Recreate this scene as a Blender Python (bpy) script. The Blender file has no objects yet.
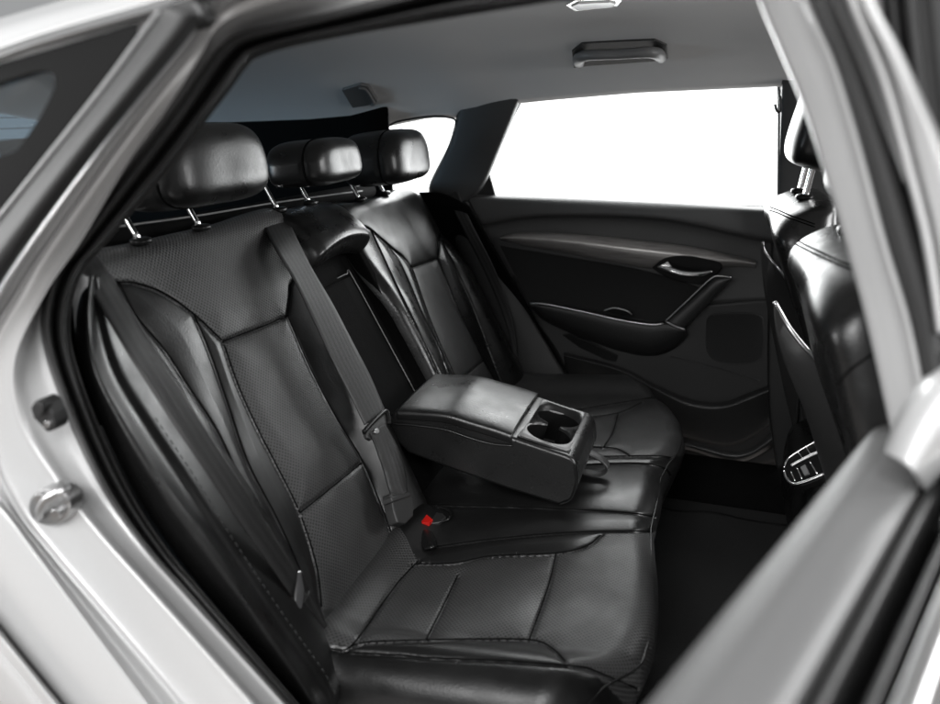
import bpy, bmesh, math, random
import numpy as np
from mathutils import Vector, Matrix, noise
from mathutils.bvhtree import BVHTree
random.seed(3)
S = bpy.context.scene
COL = S.collection

# ------------------------------------------------------------------ camera
F = 773.54; YAW, PITCH, ROLL = [math.radians(a) for a in (17.53, 17.638, 0.296)]
CAM = np.array([.5065, -1.3374, 1.2525])
def _rot():
    cy, sy, cp, sp = math.cos(YAW), math.sin(YAW), math.cos(PITCH), math.sin(PITCH)
    r = np.array([cy, sy, 0]); u = np.array([-sy*sp, cy*sp, cp]); d = np.array([-sy*cp, cy*cp, -sp])
    c, s = math.cos(ROLL), math.sin(ROLL)
    return np.array([c*r+s*u, -s*r+c*u, d])
R = _rot()
def ray(x, y): return np.array([(x-470)/F, -(y-352)/F, 1.0]) @ R
def at(x, y, Y=None, X=None, Z=None):
    v = ray(x, y)
    i, k = (1, Y) if Y is not None else ((0, X) if X is not None else (2, Z))
    return CAM + v*((k-CAM[i])/v[i])
def plane(x, y, n, d):
    v = ray(x, y); return CAM + v*((d-CAM@n)/(v@n))
def proj(P):
    q = (np.asarray(P)-CAM) @ R.T
    return np.stack([470+F*q[..., 0]/q[..., 2], 352-F*q[..., 1]/q[..., 2]], -1)
BN = np.array([.870, 0, .493]); BB = np.array([-.493, 0, .870]); BD = .287
B0 = np.array([.0466, 0, .50])
def back(x, y, o=0.): return plane(x, y, BN, BD+o)
CN = np.array([-.1, 0, 1])/math.sqrt(1.01)
def cush(x, y, o=0.): return plane(x, y, CN, (.53+o)/math.sqrt(1.01))

# ------------------------------------------------------------------ materials
def new_mat(name):
    m = bpy.data.materials.new(name); m.use_nodes = True
    nt = m.node_tree; return m, nt, nt.nodes['Principled BSDF']
def N(nt, t, **k):
    n = nt.nodes.new(t)
    for a, b in k.items(): setattr(n, a, b)
    return n
def rgb(c): return (c[0], c[1], c[2], 1) if not isinstance(c, (int, float)) else (c, c, c, 1)
def plain(name, col, rough=.5, metal=0., bump=0., bscale=200., var=0., spec=.5, coat=0.):
    m, nt, b = new_mat(name)
    b.inputs['Base Color'].default_value = rgb(col); b.inputs['Roughness'].default_value = rough
    b.inputs['Metallic'].default_value = metal; b.inputs['Specular IOR Level'].default_value = spec
    b.inputs['Coat Weight'].default_value = coat; b.inputs['Coat Roughness'].default_value = .05
    tc = N(nt, 'ShaderNodeTexCoord')
    if var:
        n = N(nt, 'ShaderNodeTexNoise'); n.inputs['Scale'].default_value = 14; n.inputs['Detail'].default_value = 5
        nt.links.new(tc.outputs['Object'], n.inputs['Vector'])
        mr = N(nt, 'ShaderNodeMapRange'); mr.inputs['To Min'].default_value = rough-var; mr.inputs['To Max'].default_value = rough+var
        mr.inputs['From Min'].default_value = .3; mr.inputs['From Max'].default_value = .7
        nt.links.new(n.outputs['Fac'], mr.inputs['Value']); nt.links.new(mr.outputs['Result'], b.inputs['Roughness'])
    if bump:
        n = N(nt, 'ShaderNodeTexNoise'); n.inputs['Scale'].default_value = bscale; n.inputs['Detail'].default_value = 3
        nt.links.new(tc.outputs['Object'], n.inputs['Vector'])
        bp = N(nt, 'ShaderNodeBump'); bp.inputs['Strength'].default_value = bump; bp.inputs['Distance'].default_value = .002
        nt.links.new(n.outputs['Fac'], bp.inputs['Height']); nt.links.new(bp.outputs['Normal'], b.inputs['Normal'])
    return m
def leather(name, col=.020, rough=.36, perf=False, grain=.2):
    m, nt, b = new_mat(name)
    b.inputs['Base Color'].default_value = rgb(col)
    tc = N(nt, 'ShaderNodeTexCoord')
    v = N(nt, 'ShaderNodeTexVoronoi'); v.inputs['Scale'].default_value = 380; v.inputs['Randomness'].default_value = 1
    nt.links.new(tc.outputs['Object'], v.inputs['Vector'])
    n = N(nt, 'ShaderNodeTexNoise'); n.inputs['Scale'].default_value = 240; n.inputs['Detail'].default_value = 2
    nt.links.new(tc.outputs['Object'], n.inputs['Vector'])
    add = N(nt, 'ShaderNodeMath', operation='ADD')
    nt.links.new(v.outputs['Distance'], add.inputs[0]); nt.links.new(n.outputs['Fac'], add.inputs[1])
    bp = N(nt, 'ShaderNodeBump'); bp.inputs['Strength'].default_value = grain; bp.inputs['Distance'].default_value = .0012
    nt.links.new(add.outputs[0], bp.inputs['Height'])
    n2 = N(nt, 'ShaderNodeTexNoise'); n2.inputs['Scale'].default_value = 22; n2.inputs['Detail'].default_value = 6
    nt.links.new(tc.outputs['Object'], n2.inputs['Vector'])
    mr = N(nt, 'ShaderNodeMapRange'); mr.inputs['From Min'].default_value = .3; mr.inputs['From Max'].default_value = .7
    mr.inputs['To Min'].default_value = rough-.06; mr.inputs['To Max'].default_value = rough+.08
    nt.links.new(n2.outputs['Fac'], mr.inputs['Value']); nt.links.new(mr.outputs['Result'], b.inputs['Roughness'])
    last = bp
    if perf:                                              # regular punched dots, laid out in the panel's own UV (metres)
        mp = N(nt, 'ShaderNodeMapping'); mp.inputs['Scale'].default_value = (195, 195, 1); mp.inputs['Rotation'].default_value = (0, 0, math.radians(45))
        nt.links.new(tc.outputs['UV'], mp.inputs['Vector'])
        vd = N(nt, 'ShaderNodeTexVoronoi', voronoi_dimensions='2D'); vd.inputs['Scale'].default_value = 1; vd.inputs['Randomness'].default_value = 0
        nt.links.new(mp.outputs['Vector'], vd.inputs['Vector'])
        st = N(nt, 'ShaderNodeMapRange', interpolation_type='SMOOTHSTEP'); st.inputs['From Min'].default_value = .22; st.inputs['From Max'].default_value = .38
        nt.links.new(vd.outputs['Distance'], st.inputs['Value'])
        mx = N(nt, 'ShaderNodeMix', data_type='RGBA')
        mx.inputs['A'].default_value = rgb(.003); mx.inputs['B'].default_value = rgb(col*1.25)
        nt.links.new(st.outputs['Result'], mx.inputs['Factor']); nt.links.new(mx.outputs['Result'], b.inputs['Base Color'])
        b2 = N(nt, 'ShaderNodeBump'); b2.inputs['Strength'].default_value = .55; b2.inputs['Distance'].default_value = .0012
        nt.links.new(st.outputs['Result'], b2.inputs['Height']); nt.links.new(bp.outputs['Normal'], b2.inputs['Normal'])
        last = b2
    nt.links.new(last.outputs['Normal'], b.inputs['Normal'])
    return m
def webbing(name):
    m, nt, b = new_mat(name)
    b.inputs['Base Color'].default_value = rgb(.05); b.inputs['Roughness'].default_value = .5
    tc = N(nt, 'ShaderNodeTexCoord')
    w = N(nt, 'ShaderNodeTexWave', bands_direction='Y'); w.inputs['Scale'].default_value = 26; w.inputs['Distortion'].default_value = .3
    nt.links.new(tc.outputs['UV'], w.inputs['Vector'])
    w2 = N(nt, 'ShaderNodeTexWave', bands_direction='DIAGONAL'); w2.inputs['Scale'].default_value = 260
    nt.links.new(tc.outputs['UV'], w2.inputs['Vector'])
    mx = N(nt, 'ShaderNodeMix', data_type='RGBA'); mx.inputs['A'].default_value = rgb(.010); mx.inputs['B'].default_value = rgb(.018)
    nt.links.new(w.outputs['Fac'], mx.inputs['Factor']); nt.links.new(mx.outputs['Result'], b.inputs['Base Color'])
    a = N(nt, 'ShaderNodeMath', operation='ADD'); nt.links.new(w.outputs['Fac'], a.inputs[0]); nt.links.new(w2.outputs['Fac'], a.inputs[1])
    bp = N(nt, 'ShaderNodeBump'); bp.inputs['Strength'].default_value = .35; bp.inputs['Distance'].default_value = .001
    nt.links.new(a.outputs[0], bp.inputs['Height']); nt.links.new(bp.outputs['Normal'], b.inputs['Normal'])
    return m
def glass(name, tint=(1, 1, 1), refl=.06):
    m = bpy.data.materials.new(name); m.use_nodes = True; nt = m.node_tree
    nt.nodes.remove(nt.nodes['Principled BSDF']); out = nt.nodes['Material Output']
    t = N(nt, 'ShaderNodeBsdfTransparent'); t.inputs['Color'].default_value = rgb(tint)
    g = N(nt, 'ShaderNodeBsdfGlossy'); g.inputs['Roughness'].default_value = .02
    fr = N(nt, 'ShaderNodeFresnel'); fr.inputs['IOR'].default_value = 1.4
    ml = N(nt, 'ShaderNodeMath', operation='MULTIPLY'); ml.inputs[1].default_value = refl*14
    nt.links.new(fr.outputs[0], ml.inputs[0])
    mx = N(nt, 'ShaderNodeMixShader')
    nt.links.new(ml.outputs[0], mx.inputs[0]); nt.links.new(t.outputs[0], mx.inputs[1]); nt.links.new(g.outputs[0], mx.inputs[2])
    nt.links.new(mx.outputs[0], out.inputs['Surface'])
    return m
def strip_wood(name):
    m, nt, b = new_mat(name)
    tc = N(nt, 'ShaderNodeTexCoord')
    mp = N(nt, 'ShaderNodeMapping'); mp.inputs['Scale'].default_value = (3, 30, 60)
    nt.links.new(tc.outputs['Object'], mp.inputs['Vector'])
    n = N(nt, 'ShaderNodeTexNoise'); n.inputs['Scale'].default_value = 3; n.inputs['Detail'].default_value = 8; n.inputs['Distortion'].default_value = 1.2
    nt.links.new(mp.outputs['Vector'], n.inputs['Vector'])
    mx = N(nt, 'ShaderNodeMix', data_type='RGBA'); mx.inputs['A'].default_value = (.15, .14, .135, 1); mx.inputs['B'].default_value = (.52, .50, .485, 1)  # lighter grain tones also carry the silvery highlight along the strip
    nt.links.new(n.outputs['Fac'], mx.inputs['Factor']); nt.links.new(mx.outputs['Result'], b.inputs['Base Color'])
    b.inputs['Roughness'].default_value = .28; b.inputs['Metallic'].default_value = .4; b.inputs['Coat Weight'].default_value = .6; b.inputs['Coat Roughness'].default_value = .12
    return m
def paint(name):
    m, nt, b = new_mat(name)
    tc = N(nt, 'ShaderNodeTexCoord')
    n = N(nt, 'ShaderNodeTexNoise'); n.inputs['Scale'].default_value = 1400; n.inputs['Detail'].default_value = 1
    nt.links.new(tc.outputs['Object'], n.inputs['Vector'])
    mx = N(nt, 'ShaderNodeMix', data_type='RGBA'); mx.inputs['A'].default_value = (.50, .50, .50, 1); mx.inputs['B'].default_value = (.62, .62, .62, 1)
    nt.links.new(n.outputs['Fac'], mx.inputs['Factor']); nt.links.new(mx.outputs['Result'], b.inputs['Base Color'])
    b.inputs['Metallic'].default_value = .3; b.inputs['Roughness'].default_value = .36
    b.inputs['Coat Weight'].default_value = .6; b.inputs['Coat Roughness'].default_value = .08
    return m

M = dict(
    leather=leather('smooth_leather', .008, .29, grain=.12),
    leather_soft=leather('satin_leather', .007, .34, grain=.11),
    head=leather('headrest_leather', .008, .31, grain=.11),
    side=leather('bolster_leather', .007, .32, grain=.09),
    perf=leather('perforated_leather', .036, .42, perf=True, grain=.12),
    plastic=plain('black_grained_plastic', .016, .5, bump=.25, bscale=600),
    trim=plain('charcoal_soft_trim', .075, .5, bump=.25, bscale=500),
    pillar=plain('charcoal_pillar_trim', .038, .55, bump=.2, bscale=500),
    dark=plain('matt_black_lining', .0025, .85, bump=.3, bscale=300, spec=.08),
    rubber=plain('black_rubber_seal', .018, .42, bump=.12, bscale=300),
    rubber_grey=plain('grey_rubber_trim', .035, .6, bump=.1, bscale=90, spec=.25),
    gloss=plain('gloss_black_panel', .010, .25, spec=.1),
    liner=plain('grey_headliner_cloth', .72, .9, bump=.35, bscale=700),
    cloth=plain('black_door_cloth', .012, .8, bump=.4, bscale=900),
    carpet=plain('black_carpet', .013, .95, bump=.9, bscale=420),
    chrome=plain('polished_chrome', .92, .16, metal=1),
    satin=plain('satin_silver', .55, .3, metal=1),
    steel=plain('worn_steel', .5, .33, metal=1, bump=.15, bscale=60),
    tray=plain('grey_cup_holder_plastic', .17, .42, bump=.2, bscale=600),
    red=plain('red_button_plastic', (.50, .010, .007), .4),
    paint=paint('silver_white_paint'),
    web=webbing('grey_belt_webbing'),
    wood=strip_wood('dark_wood_trim'),
    seam=plain('black_seam_line', .002, .9, spec=.1),  # black colour carries both the thread and the shade of the crease
    stitch=plain('grey_stitching', .02, .7),
    glass=glass('clear_window_glass', (.97, .98, .98), .025),
    daylight_glass=glass('blue_daylight_glass', (.74, .89, 1.0), .012),  # tint carries the blue of daylight beyond the rear window
    handle=plain('grey_handle_plastic', .16, .45, bump=.2, bscale=500),
    lens=plain('clear_lamp_lens', .8, .15, coat=.5),
    ground=plain('brown_grey_concrete', (.16, .145, .135), .8, bump=.4, bscale=12),
    wallm=plain('dark_grey_wall', (.055, .055, .062), .7, bump=.2, bscale=8),
    ledge=plain('grey_ledge_plastic', .12, .44, bump=.05, bscale=300),
    shell=plain('satin_black_shell', .030, .38, bump=.15, bscale=600),
)

# ------------------------------------------------------------------ objects
def thing(name, label, cat, loc=(0, 0, 0), group=None):
    o = bpy.data.objects.new(name, None); COL.objects.link(o); o.location = loc
    o.empty_display_size = .05
    o['label'] = label; o['category'] = cat
    if group: o['group'] = group
    return o
def wloc(o):
    l = Vector((0, 0, 0))
    while o: l += o.location; o = o.parent
    return l
def mesh(name, V, Fc, mat, parent=None, uv=None, smooth=True, solid=0., label=None, off=-1):
    me = bpy.data.meshes.new(name)
    me.from_pydata([tuple(map(float, v)) for v in V], [], [tuple(map(int, f)) for f in Fc])
    if uv is not None:
        l = me.uv_layers.new(name='UVMap')
        idx = np.empty(len(me.loops), int); me.loops.foreach_get('vertex_index', idx)
        l.data.foreach_set('uv', np.asarray(uv, np.float32)[idx].ravel())
    if smooth: me.polygons.foreach_set('use_smooth', [True]*len(me.polygons))
    me.materials.append(M[mat]); me.update()
    o = bpy.data.objects.new(name, me); COL.objects.link(o)
    if parent:
        o.parent = parent; o.location = -wloc(parent)
    if solid:
        md = o.modifiers.new('thickness', 'SOLIDIFY'); md.thickness = solid; md.offset = off
    if label: o['label'] = label
    return o
def structure(o): o['kind'] = 'structure'; return o

# ------------------------------------------------------------------ curves and patches
def cr(P, t):
    """uniform Catmull-Rom through P (n,k,...) at parameters t in [0,n-1] along axis 0"""
    P = np.asarray(P, float); n = len(P)
    if n == 2:
        t = np.asarray(t)[(...,)+(None,)*(P.ndim-1)]; return P[0]*(1-t)+P[1]*t
    i = np.clip(np.floor(t).astype(int), 0, n-2); u = (t-i)[(...,)+(None,)*(P.ndim-1)]
    p1, p2 = P[i], P[i+1]
    p0 = np.where((i > 0)[(...,)+(None,)*(P.ndim-1)], P[np.maximum(i-1, 0)], 2*p1-p2)
    p3 = np.where((i < n-2)[(...,)+(None,)*(P.ndim-1)], P[np.minimum(i+2, n-1)], 2*p2-p1)
    return .5*((2*p1)+(-p0+p2)*u+(2*p0-5*p1+4*p2-p3)*u*u+(-p0+3*p1-3*p2+p3)*u**3)
def spline(P, n):
    P = np.asarray(P, float)
    D = cr(P, np.linspace(0, len(P)-1, max(n*3, 60)))
    s = np.concatenate([[0], np.cumsum(np.linalg.norm(np.diff(D, axis=0), axis=1))])
    q = np.linspace(0, s[-1], n)
    return np.stack([np.interp(q, s, D[:, k]) for k in range(D.shape[1])], 1)
def grid_faces(nr, nc, flip=False, closed=False):
    Fc = []
    for i in range(nr-1):
        for j in range(nc if closed else nc-1):
            k = (j+1) % nc
            q = (i*nc+j, i*nc+k, (i+1)*nc+k, (i+1)*nc+j)
            Fc.append(q[::-1] if flip else q)
    return Fc
def grid_uv(P):
    du = np.concatenate([np.zeros((P.shape[0], 1)), np.cumsum(np.linalg.norm(np.diff(P, axis=1), axis=2), 1)], 1)
    dv = np.concatenate([np.zeros((1, P.shape[1])), np.cumsum(np.linalg.norm(np.diff(P, axis=0), axis=2), 0)], 0)
    return np.stack([du, dv], -1).reshape(-1, 2)
def patch(name, rows, mat, parent=None, nu=60, nv=None, solid=.003, flip=False, linear=False, label=None, off=-1):
    """rows: curves with the same number of stations -> smooth surface"""
    G = np.asarray(rows, float)
    nv = nv or (len(G)-1)*6+1
    t = np.linspace(0, len(G)-1, nv)
    if linear:
        i = np.clip(np.floor(t).astype(int), 0, len(G)-2); u = (t-i)[:, None, None]; A = G[i]*(1-u)+G[i+1]*u
    else: A = cr(G, t)
    P = cr(A.transpose(1, 0, 2), np.linspace(0, G.shape[1]-1, nu)).transpose(1, 0, 2)
    # face the camera side by default
    Pm = P[nv//2, nu//2]; n = np.cross(P[nv//2, min(nu//2+1, nu-1)]-Pm, P[min(nv//2+1, nv-1), nu//2]-Pm)
    fl = (n @ (CAM-Pm)) < 0
    return mesh(name, P.reshape(-1, 3), grid_faces(nv, nu, fl != flip), mat, parent, grid_uv(P), solid=solid, label=label, off=off)
def pxrow(pts, Y): return [at(x, y, Y=Y) for x, y in pts]
RAIL = [.3, .3, .3, .36, .4, .4, .42, .5, .65, .85]+[1]*7
def railrow(pts, Y): return [at(x, y, Y=-.722+(Y+.722)*f) for (x, y), f in zip(pts, RAIL)]
def tube_vf(path, rad, ns=10, n=40, sq=None, base=0, cap=True):
    P = spline(path, n) if n else np.asarray(path, float)
    T = np.gradient(P, axis=0); T /= np.linalg.norm(T, axis=1)[:, None]+1e-12
    up = np.array([0, 0, 1.]) if abs(T[0][2]) < .9 else np.array([1., 0, 0])
    V = []; a0 = np.cross(T[0], up); a0 /= np.linalg.norm(a0)
    r = np.broadcast_to(np.asarray(rad, float), (len(P),)) if np.ndim(rad) == 0 else np.interp(np.linspace(0, 1, len(P)), np.linspace(0, 1, len(rad)), rad)
    for i in range(len(P)):
        a0 = a0-T[i]*(a0@T[i]); a0 /= np.linalg.norm(a0); b = np.cross(T[i], a0)
        for k in range(ns):
            th = 2*math.pi*k/ns
            V.append(P[i]+r[i]*(math.cos(th)*a0+math.sin(th)*b*(sq or 1)))
    Fc = [tuple(base+q for q in f) for f in grid_faces(len(P), ns, closed=True)]
    if cap:
        Fc.append(tuple(base+k for k in range(ns))[::-1]); Fc.append(tuple(base+(len(P)-1)*ns+k for k in range(ns)))
    return V, Fc
def tube(name, path, rad, mat, parent=None, ns=10, n=40, sq=None, label=None):
    V, Fc = tube_vf(path, rad, ns, n, sq)
    return mesh(name, V, Fc, mat, parent, label=label)
def prism(name, poly, depth, mat, parent=None, bevel=.003, segs=3, label=None):
    """poly: 3-D planar outline facing the camera, extruded by the vector depth, edges rounded"""
    bm = bmesh.new(); vs = [bm.verts.new(tuple(p)) for p in poly]
    f = bm.faces.new(vs); f.normal_update()
    r = bmesh.ops.extrude_face_region(bm, geom=[f])
    nv = [e for e in r['geom'] if isinstance(e, bmesh.types.BMVert)]
    bmesh.ops.translate(bm, verts=nv, vec=Vector(depth))
    bmesh.ops.recalc_face_normals(bm, faces=bm.faces[:])
    if bevel:
        bmesh.ops.bevel(bm, geom=bm.edges[:], offset=bevel, segments=segs, profile=.5, affect='EDGES', clamp_overlap=True)
    me = bpy.data.meshes.new(name); bm.to_mesh(me); bm.free()
    me.polygons.foreach_set('use_smooth', [True]*len(me.polygons)); me.materials.append(M[mat])
    o = bpy.data.objects.new(name, me); COL.objects.link(o)
    if parent: o.parent = parent; o.location = -wloc(parent)
    md = o.modifiers.new('shade', 'WEIGHTED_NORMAL'); md.keep_sharp = True
    if label: o['label'] = label
    return o
def box(name, lo, hi, mat, parent=None, bevel=.006, segs=3, label=None):
    (x0, y0, z0), (x1, y1, z1) = lo, hi
    return prism(name, [(x0, y0, z0), (x1, y0, z0), (x1, y0, z1), (x0, y0, z1)], (0, y1-y0, 0), mat, parent, bevel, segs, label)
def superbox(c, half, e=4., nu=48, nv=30, shape=None):
    """rounded box: superellipsoid vertices; shape(u) lets the caller reshape unit coordinates"""
    V = []
    for i in range(nv+1):
        ph = -math.pi/2+math.pi*i/nv
        for j in range(nu):
            th = 2*math.pi*j/nu
            d = np.array([math.cos(ph)*math.cos(th), math.cos(ph)*math.sin(th), math.sin(ph)])
            s = (np.abs(d)**e).sum()**(-1/e); q = d*s
            if shape: q = shape(q)
            V.append(np.asarray(c)+q*np.asarray(half))
    return V, grid_faces(nv+1, nu, closed=True)
def noise_disp(P, nrm, amp, scale, seed=0.):
    return P+nrm*np.array([noise.noise(Vector((p*scale+seed).tolist()))*amp for p in P])[:, None]

def pip(px, poly):
    poly = np.asarray(poly, float); x, y = px[:, 0], px[:, 1]; ins = np.zeros(len(px), bool)
    j = len(poly)-1
    for i in range(len(poly)):
        xi, yi = poly[i]; xj, yj = poly[j]
        c = ((yi > y) != (yj > y)) & (x < (xj-xi)*(y-yi)/((yj-yi) or 1e-9)+xi)
        ins ^= c; j = i
    return ins
def upholstery(P, seams, parent, regions, default, puff=.006, sig=.02, gw=.0026, gd=.005, seed=0., wr=.0006, stitch=None):
    """P: (nv,nu,3) cushion surface. seams: outlines traced on the photo and dropped on that surface -> sewn grooves
    between padded panels. regions: (part name, material, outline) -> one mesh per panel."""
    nv, nu = P.shape[:2]
    V = P.reshape(-1, 3); Fa = np.array(grid_faces(nv, nu))
    du = np.gradient(P, axis=1); dv = np.gradient(P, axis=0); nr = np.cross(du, dv)
    nr /= np.linalg.norm(nr, axis=2)[..., None]+1e-12
    mid = nr[nv//2, nu//2]
    if mid @ (CAM-P[nv//2, nu//2]) < 0: nr = -nr; Fa = Fa[:, ::-1]
    nr = nr.reshape(-1, 3)
    bvh = BVHTree.FromPolygons([tuple(v) for v in V], [tuple(f) for f in Fa.tolist()])
    lines = []
    for s in seams:
        D = spline(s, 90); L = []
        for x, y in D:
            hit = bvh.ray_cast(Vector(CAM), Vector(ray(x, y)))
            if hit[0] is not None: L.append(np.array(hit[0]))
        if len(L) > 1:
            L = np.array(L); keep = [L]
            lines.append(L)
    pts = []
    for L in lines:
        for a, b in zip(L[:-1], L[1:]):
            d = np.linalg.norm(b-a)
            if d > .05: continue
            k = max(2, int(d/.0015)); pts.append(a+(b-a)*np.linspace(0, 1, k)[:, None])
    pts = np.concatenate(pts).astype(np.float32)
    dist = np.empty(len(V), np.float32)
    for i in range(0, len(V), 2000):
        dd = ((V[i:i+2000, None, :].astype(np.float32)-pts[None])**2).sum(2); dist[i:i+2000] = np.sqrt(dd.min(1))
    h = -gd*np.exp(-(dist/gw)**2)+puff*(1-np.exp(-dist/sig))-puff*.5
    Q = V+nr*h[:, None]
    if wr: Q = noise_disp(Q, nr, wr, 14., seed)
    bq = BVHTree.FromPolygons([tuple(v) for v in Q], [tuple(f) for f in Fa.tolist()])
    SV, SF = [], []
    for L in lines:
        seg = []
        for p in L[::2]:
            hit = bq.ray_cast(Vector(CAM), Vector(p-CAM))
            if hit[0] is None: continue
            q = np.array(hit[0])
            if seg and np.linalg.norm(q-seg[-1]) > .04:
                if len(seg) > 3:
                    v, f = tube_vf(spline(seg, len(seg)*2), .0013, 6, 0, base=len(SV)); SV += v; SF += f
                seg = []
            seg.append(q)
        if len(seg) > 3:
            v, f = tube_vf(spline(seg, len(seg)*2), .0013, 6, 0, base=len(SV)); SV += v; SF += f
    if SV: mesh('seam', SV, SF, 'seam', parent)
    uv = grid_uv(P)
    ctr = proj(V[Fa].mean(1)); lab = np.full(len(Fa), -1)
    for k, (nm, mt, poly) in enumerate(regions): lab[(lab < 0) & pip(ctr, poly)] = k
    for k, (nm, mt) in [(k, (r[0], r[1])) for k, r in enumerate(regions)]+[(-1, default)]:
        f = Fa[lab == k]
        if not len(f): continue
        u, inv = np.unique(f, return_inverse=True)
        mesh(nm, Q[u], inv.reshape(f.shape), mt, parent, uv[u])
    return lines
def sm(a, b, x):
    t = np.clip((x-a)/(b-a), 0, 1); return t*t*(3-2*t)
def roll(d, r):
    """drop of a rounded edge at distance d inside the border"""
    t = np.clip(1-np.asarray(d)/r, 0, 1); return r*(1-np.sqrt(np.maximum(0, 1-t*t)))

# =================================================================== REAR SEAT
seat = thing('rear_seat', 'black leather rear bench with stitched cushion, raked backrest, three headrests and lowered centre armrest', 'car seat', (.2, 0, .5))

def back_path(v, L=.626, r=.03):
    """v (array) along the backrest face and over its top -> base point (XZ), normal"""
    v = np.asarray(v, float); a = np.clip((v-L)/r, 0, 2.5); ex = np.maximum(0, v-L-2.5*r)
    c = B0+BB*L-BN*r
    nn = np.cos(a)[..., None]*BN+np.sin(a)[..., None]*BB
    tt = -np.sin(a)[..., None]*BN+np.cos(a)[..., None]*BB
    flat = B0+BB*np.minimum(v, L)[..., None]
    p = np.where((v <= L)[..., None], flat, c+r*nn+tt*ex[..., None])
    return p, nn
vv = lambda L: np.concatenate([np.linspace(-.06, L-.026, 260), np.linspace(L-.0235, L+2.5*.03, 40), np.linspace(L+2.5*.03+.01, .95, 10)])
def backrest(yl, yr, hfun, nu=270, L=.626):
    VV = vv(L); P = np.zeros((len(VV), nu, 3)); base, nn = back_path(VV, L)
    for i, v in enumerate(VV):
        Y = np.linspace(yl(v), yr(v), nu)
        h = hfun(Y, v)-roll(Y-yl(v), .03)-roll(yr(v)-Y, .03)
        P[i] = base[i]+nn[i]*h[:, None]; P[i, :, 1] = Y
    return P
def near_h(Y, v):
    d = np.abs(Y+.335); w = 1-.75*sm(.36, .52, v)
    return .028*sm(.08, .24, d)*w+.012*np.exp(-((v-.2)/.12)**2)*(1-sm(.05, .15, d))
near_yr = lambda v: -.125+.052*np.clip(v/.55, 0, 1)+.03*sm(.5, .6, v)
near_yl = lambda v: -.575
Pn = backrest(near_yl, near_yr, near_h)
top_panel = [(60, 235), (105, 240), (150, 225), (258, 205), (300, 205), (312, 243), (304, 262), (296, 275), (291, 285), (288, 316), (223, 341), (194, 314), (164, 293), (136, 283), (119, 282), (60, 275)]
insert = [(223, 341), (239, 387), (259, 431), (274, 460), (300, 513), (317, 568), (322, 610), (400, 600), (390, 529), (382, 508), (363, 462), (335, 415), (310, 367), (288, 316)]
s_top = [[(60, 275), (100, 281), (119, 282), (136, 283), (164, 293), (194, 314), (223, 341)], [(223, 341), (255, 329), (288, 316)],
         [(288, 316), (290, 300), (291, 285), (282, 262), (258, 222)][:3], [(291, 285), (298, 272), (304, 259), (311, 243), (300, 232), (291, 223)]]
s_ins = [[(223, 341), (239, 387), (259, 431), (274, 460), (300, 513), (317, 568), (322, 610)],
         [(288, 316), (310, 367), (335, 415), (363, 462), (382, 508), (390, 529), (394, 545)],
         [(300, 513), (330, 489), (363, 462)],
         [(194, 314), (210, 352), (228, 404), (248, 462), (278, 520), (300, 570), (310, 610)],
         [(119, 282), (136, 315), (165, 350), (191, 390), (218, 432), (250, 500), (285, 575)]]
upholstery(Pn, s_top+s_ins, seat, [('backrest_headpad', 'perf', top_panel), ('backrest_insert', 'perf', insert)], ('backrest_bolster', 'leather_soft'), seed=1.)

def far_h(Y, v):
    d = np.abs(Y-.375); w = 1-.72*sm(.36, .52, v)
    return .036*sm(.08, .21, d)*w+.012*np.exp(-((v-.2)/.12)**2)*(1-sm(.05, .15, d))-.02*sm(.55, .66, Y)
far_yl = lambda v: .128+.02*sm(.52, .60, v)
far_yr = lambda v: .665-.02*sm(.5, .66, v)
Pf = backrest(far_yl, far_yr, far_h, 240, .603)
f_top = [(330, 215), (350, 200), (429, 180), (470, 185), (444, 212), (440, 237), (438, 258), (412, 267), (404, 257), (393, 248), (371, 229)]
f_ins = [(412, 267), (433, 326), (458, 382), (470, 420), (520, 420), (501, 390), (484, 360), (460, 312), (438, 258)]
f_seams = [[(365, 227), (371, 229), (393, 248), (404, 257), (412, 267)], [(412, 267), (425, 263), (438, 258)], [(438, 258), (440, 237), (444, 212), (446, 204)],
           [(412, 267), (433, 326), (458, 382), (466, 400)], [(438, 258), (460, 312), (484, 360), (501, 390), (508, 404)], [(458, 382), (471, 371), (484, 360)],
           [(389, 247), (402, 266), (424, 316), (438, 345), (452, 382), (458, 398)], [(441, 238), (456, 268), (472, 302), (491, 353), (506, 392)],
           [(371, 229), (383, 255), (403, 298), (428, 350), (443, 385)]]
upholstery(Pf, f_seams, seat, [('backrest_headpad', 'leather_soft', f_top), ('backrest_insert', 'perf', f_ins)], ('backrest_bolster', 'leather'), seed=7.)

# centre section: padded top over the recess the armrest folds into
def centre_pad():
    vs = np.concatenate([np.linspace(.532, .556, 14), np.linspace(.559, .60, 20), np.linspace(.603, .70, 30), np.linspace(.71, .95, 8)])
    base, nn = back_path(vs, .602); P = np.zeros((len(vs), 60, 3))
    for i, v in enumerate(vs):
        Y = np.linspace(-.095+.012*sm(.56, .64, v), .150+.02*sm(.55, .64, v), 60); d = np.minimum(Y-Y[0], Y[-1]-Y)
        h = .050*np.sin(np.clip((v-.532)/.024, 0, 1)*math.pi/2)**.6*(1-.62*sm(.56, .63, v))+.012*(1-((Y-.02)/.12)**2)*(1-sm(.60, .66, v))-roll(d, .028)
        P[i] = base[i]+nn[i]*h[:, None]; P[i, :, 1] = Y
        P[i] += BB*(.016*((Y-.03)/.12)**2*(1-sm(.55, .61, v))*-1)[:, None]*np.array([1, 0, 1])
    return P
Pc = centre_pad()
mesh('backrest_centre_pad', Pc.reshape(-1, 3), grid_faces(*Pc.shape[:2]), 'leather', seat, grid_uv(Pc))
bp0 = lambda Y, v, o: B0+BB*v+BN*o+np.array([0, Y, 0])
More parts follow.
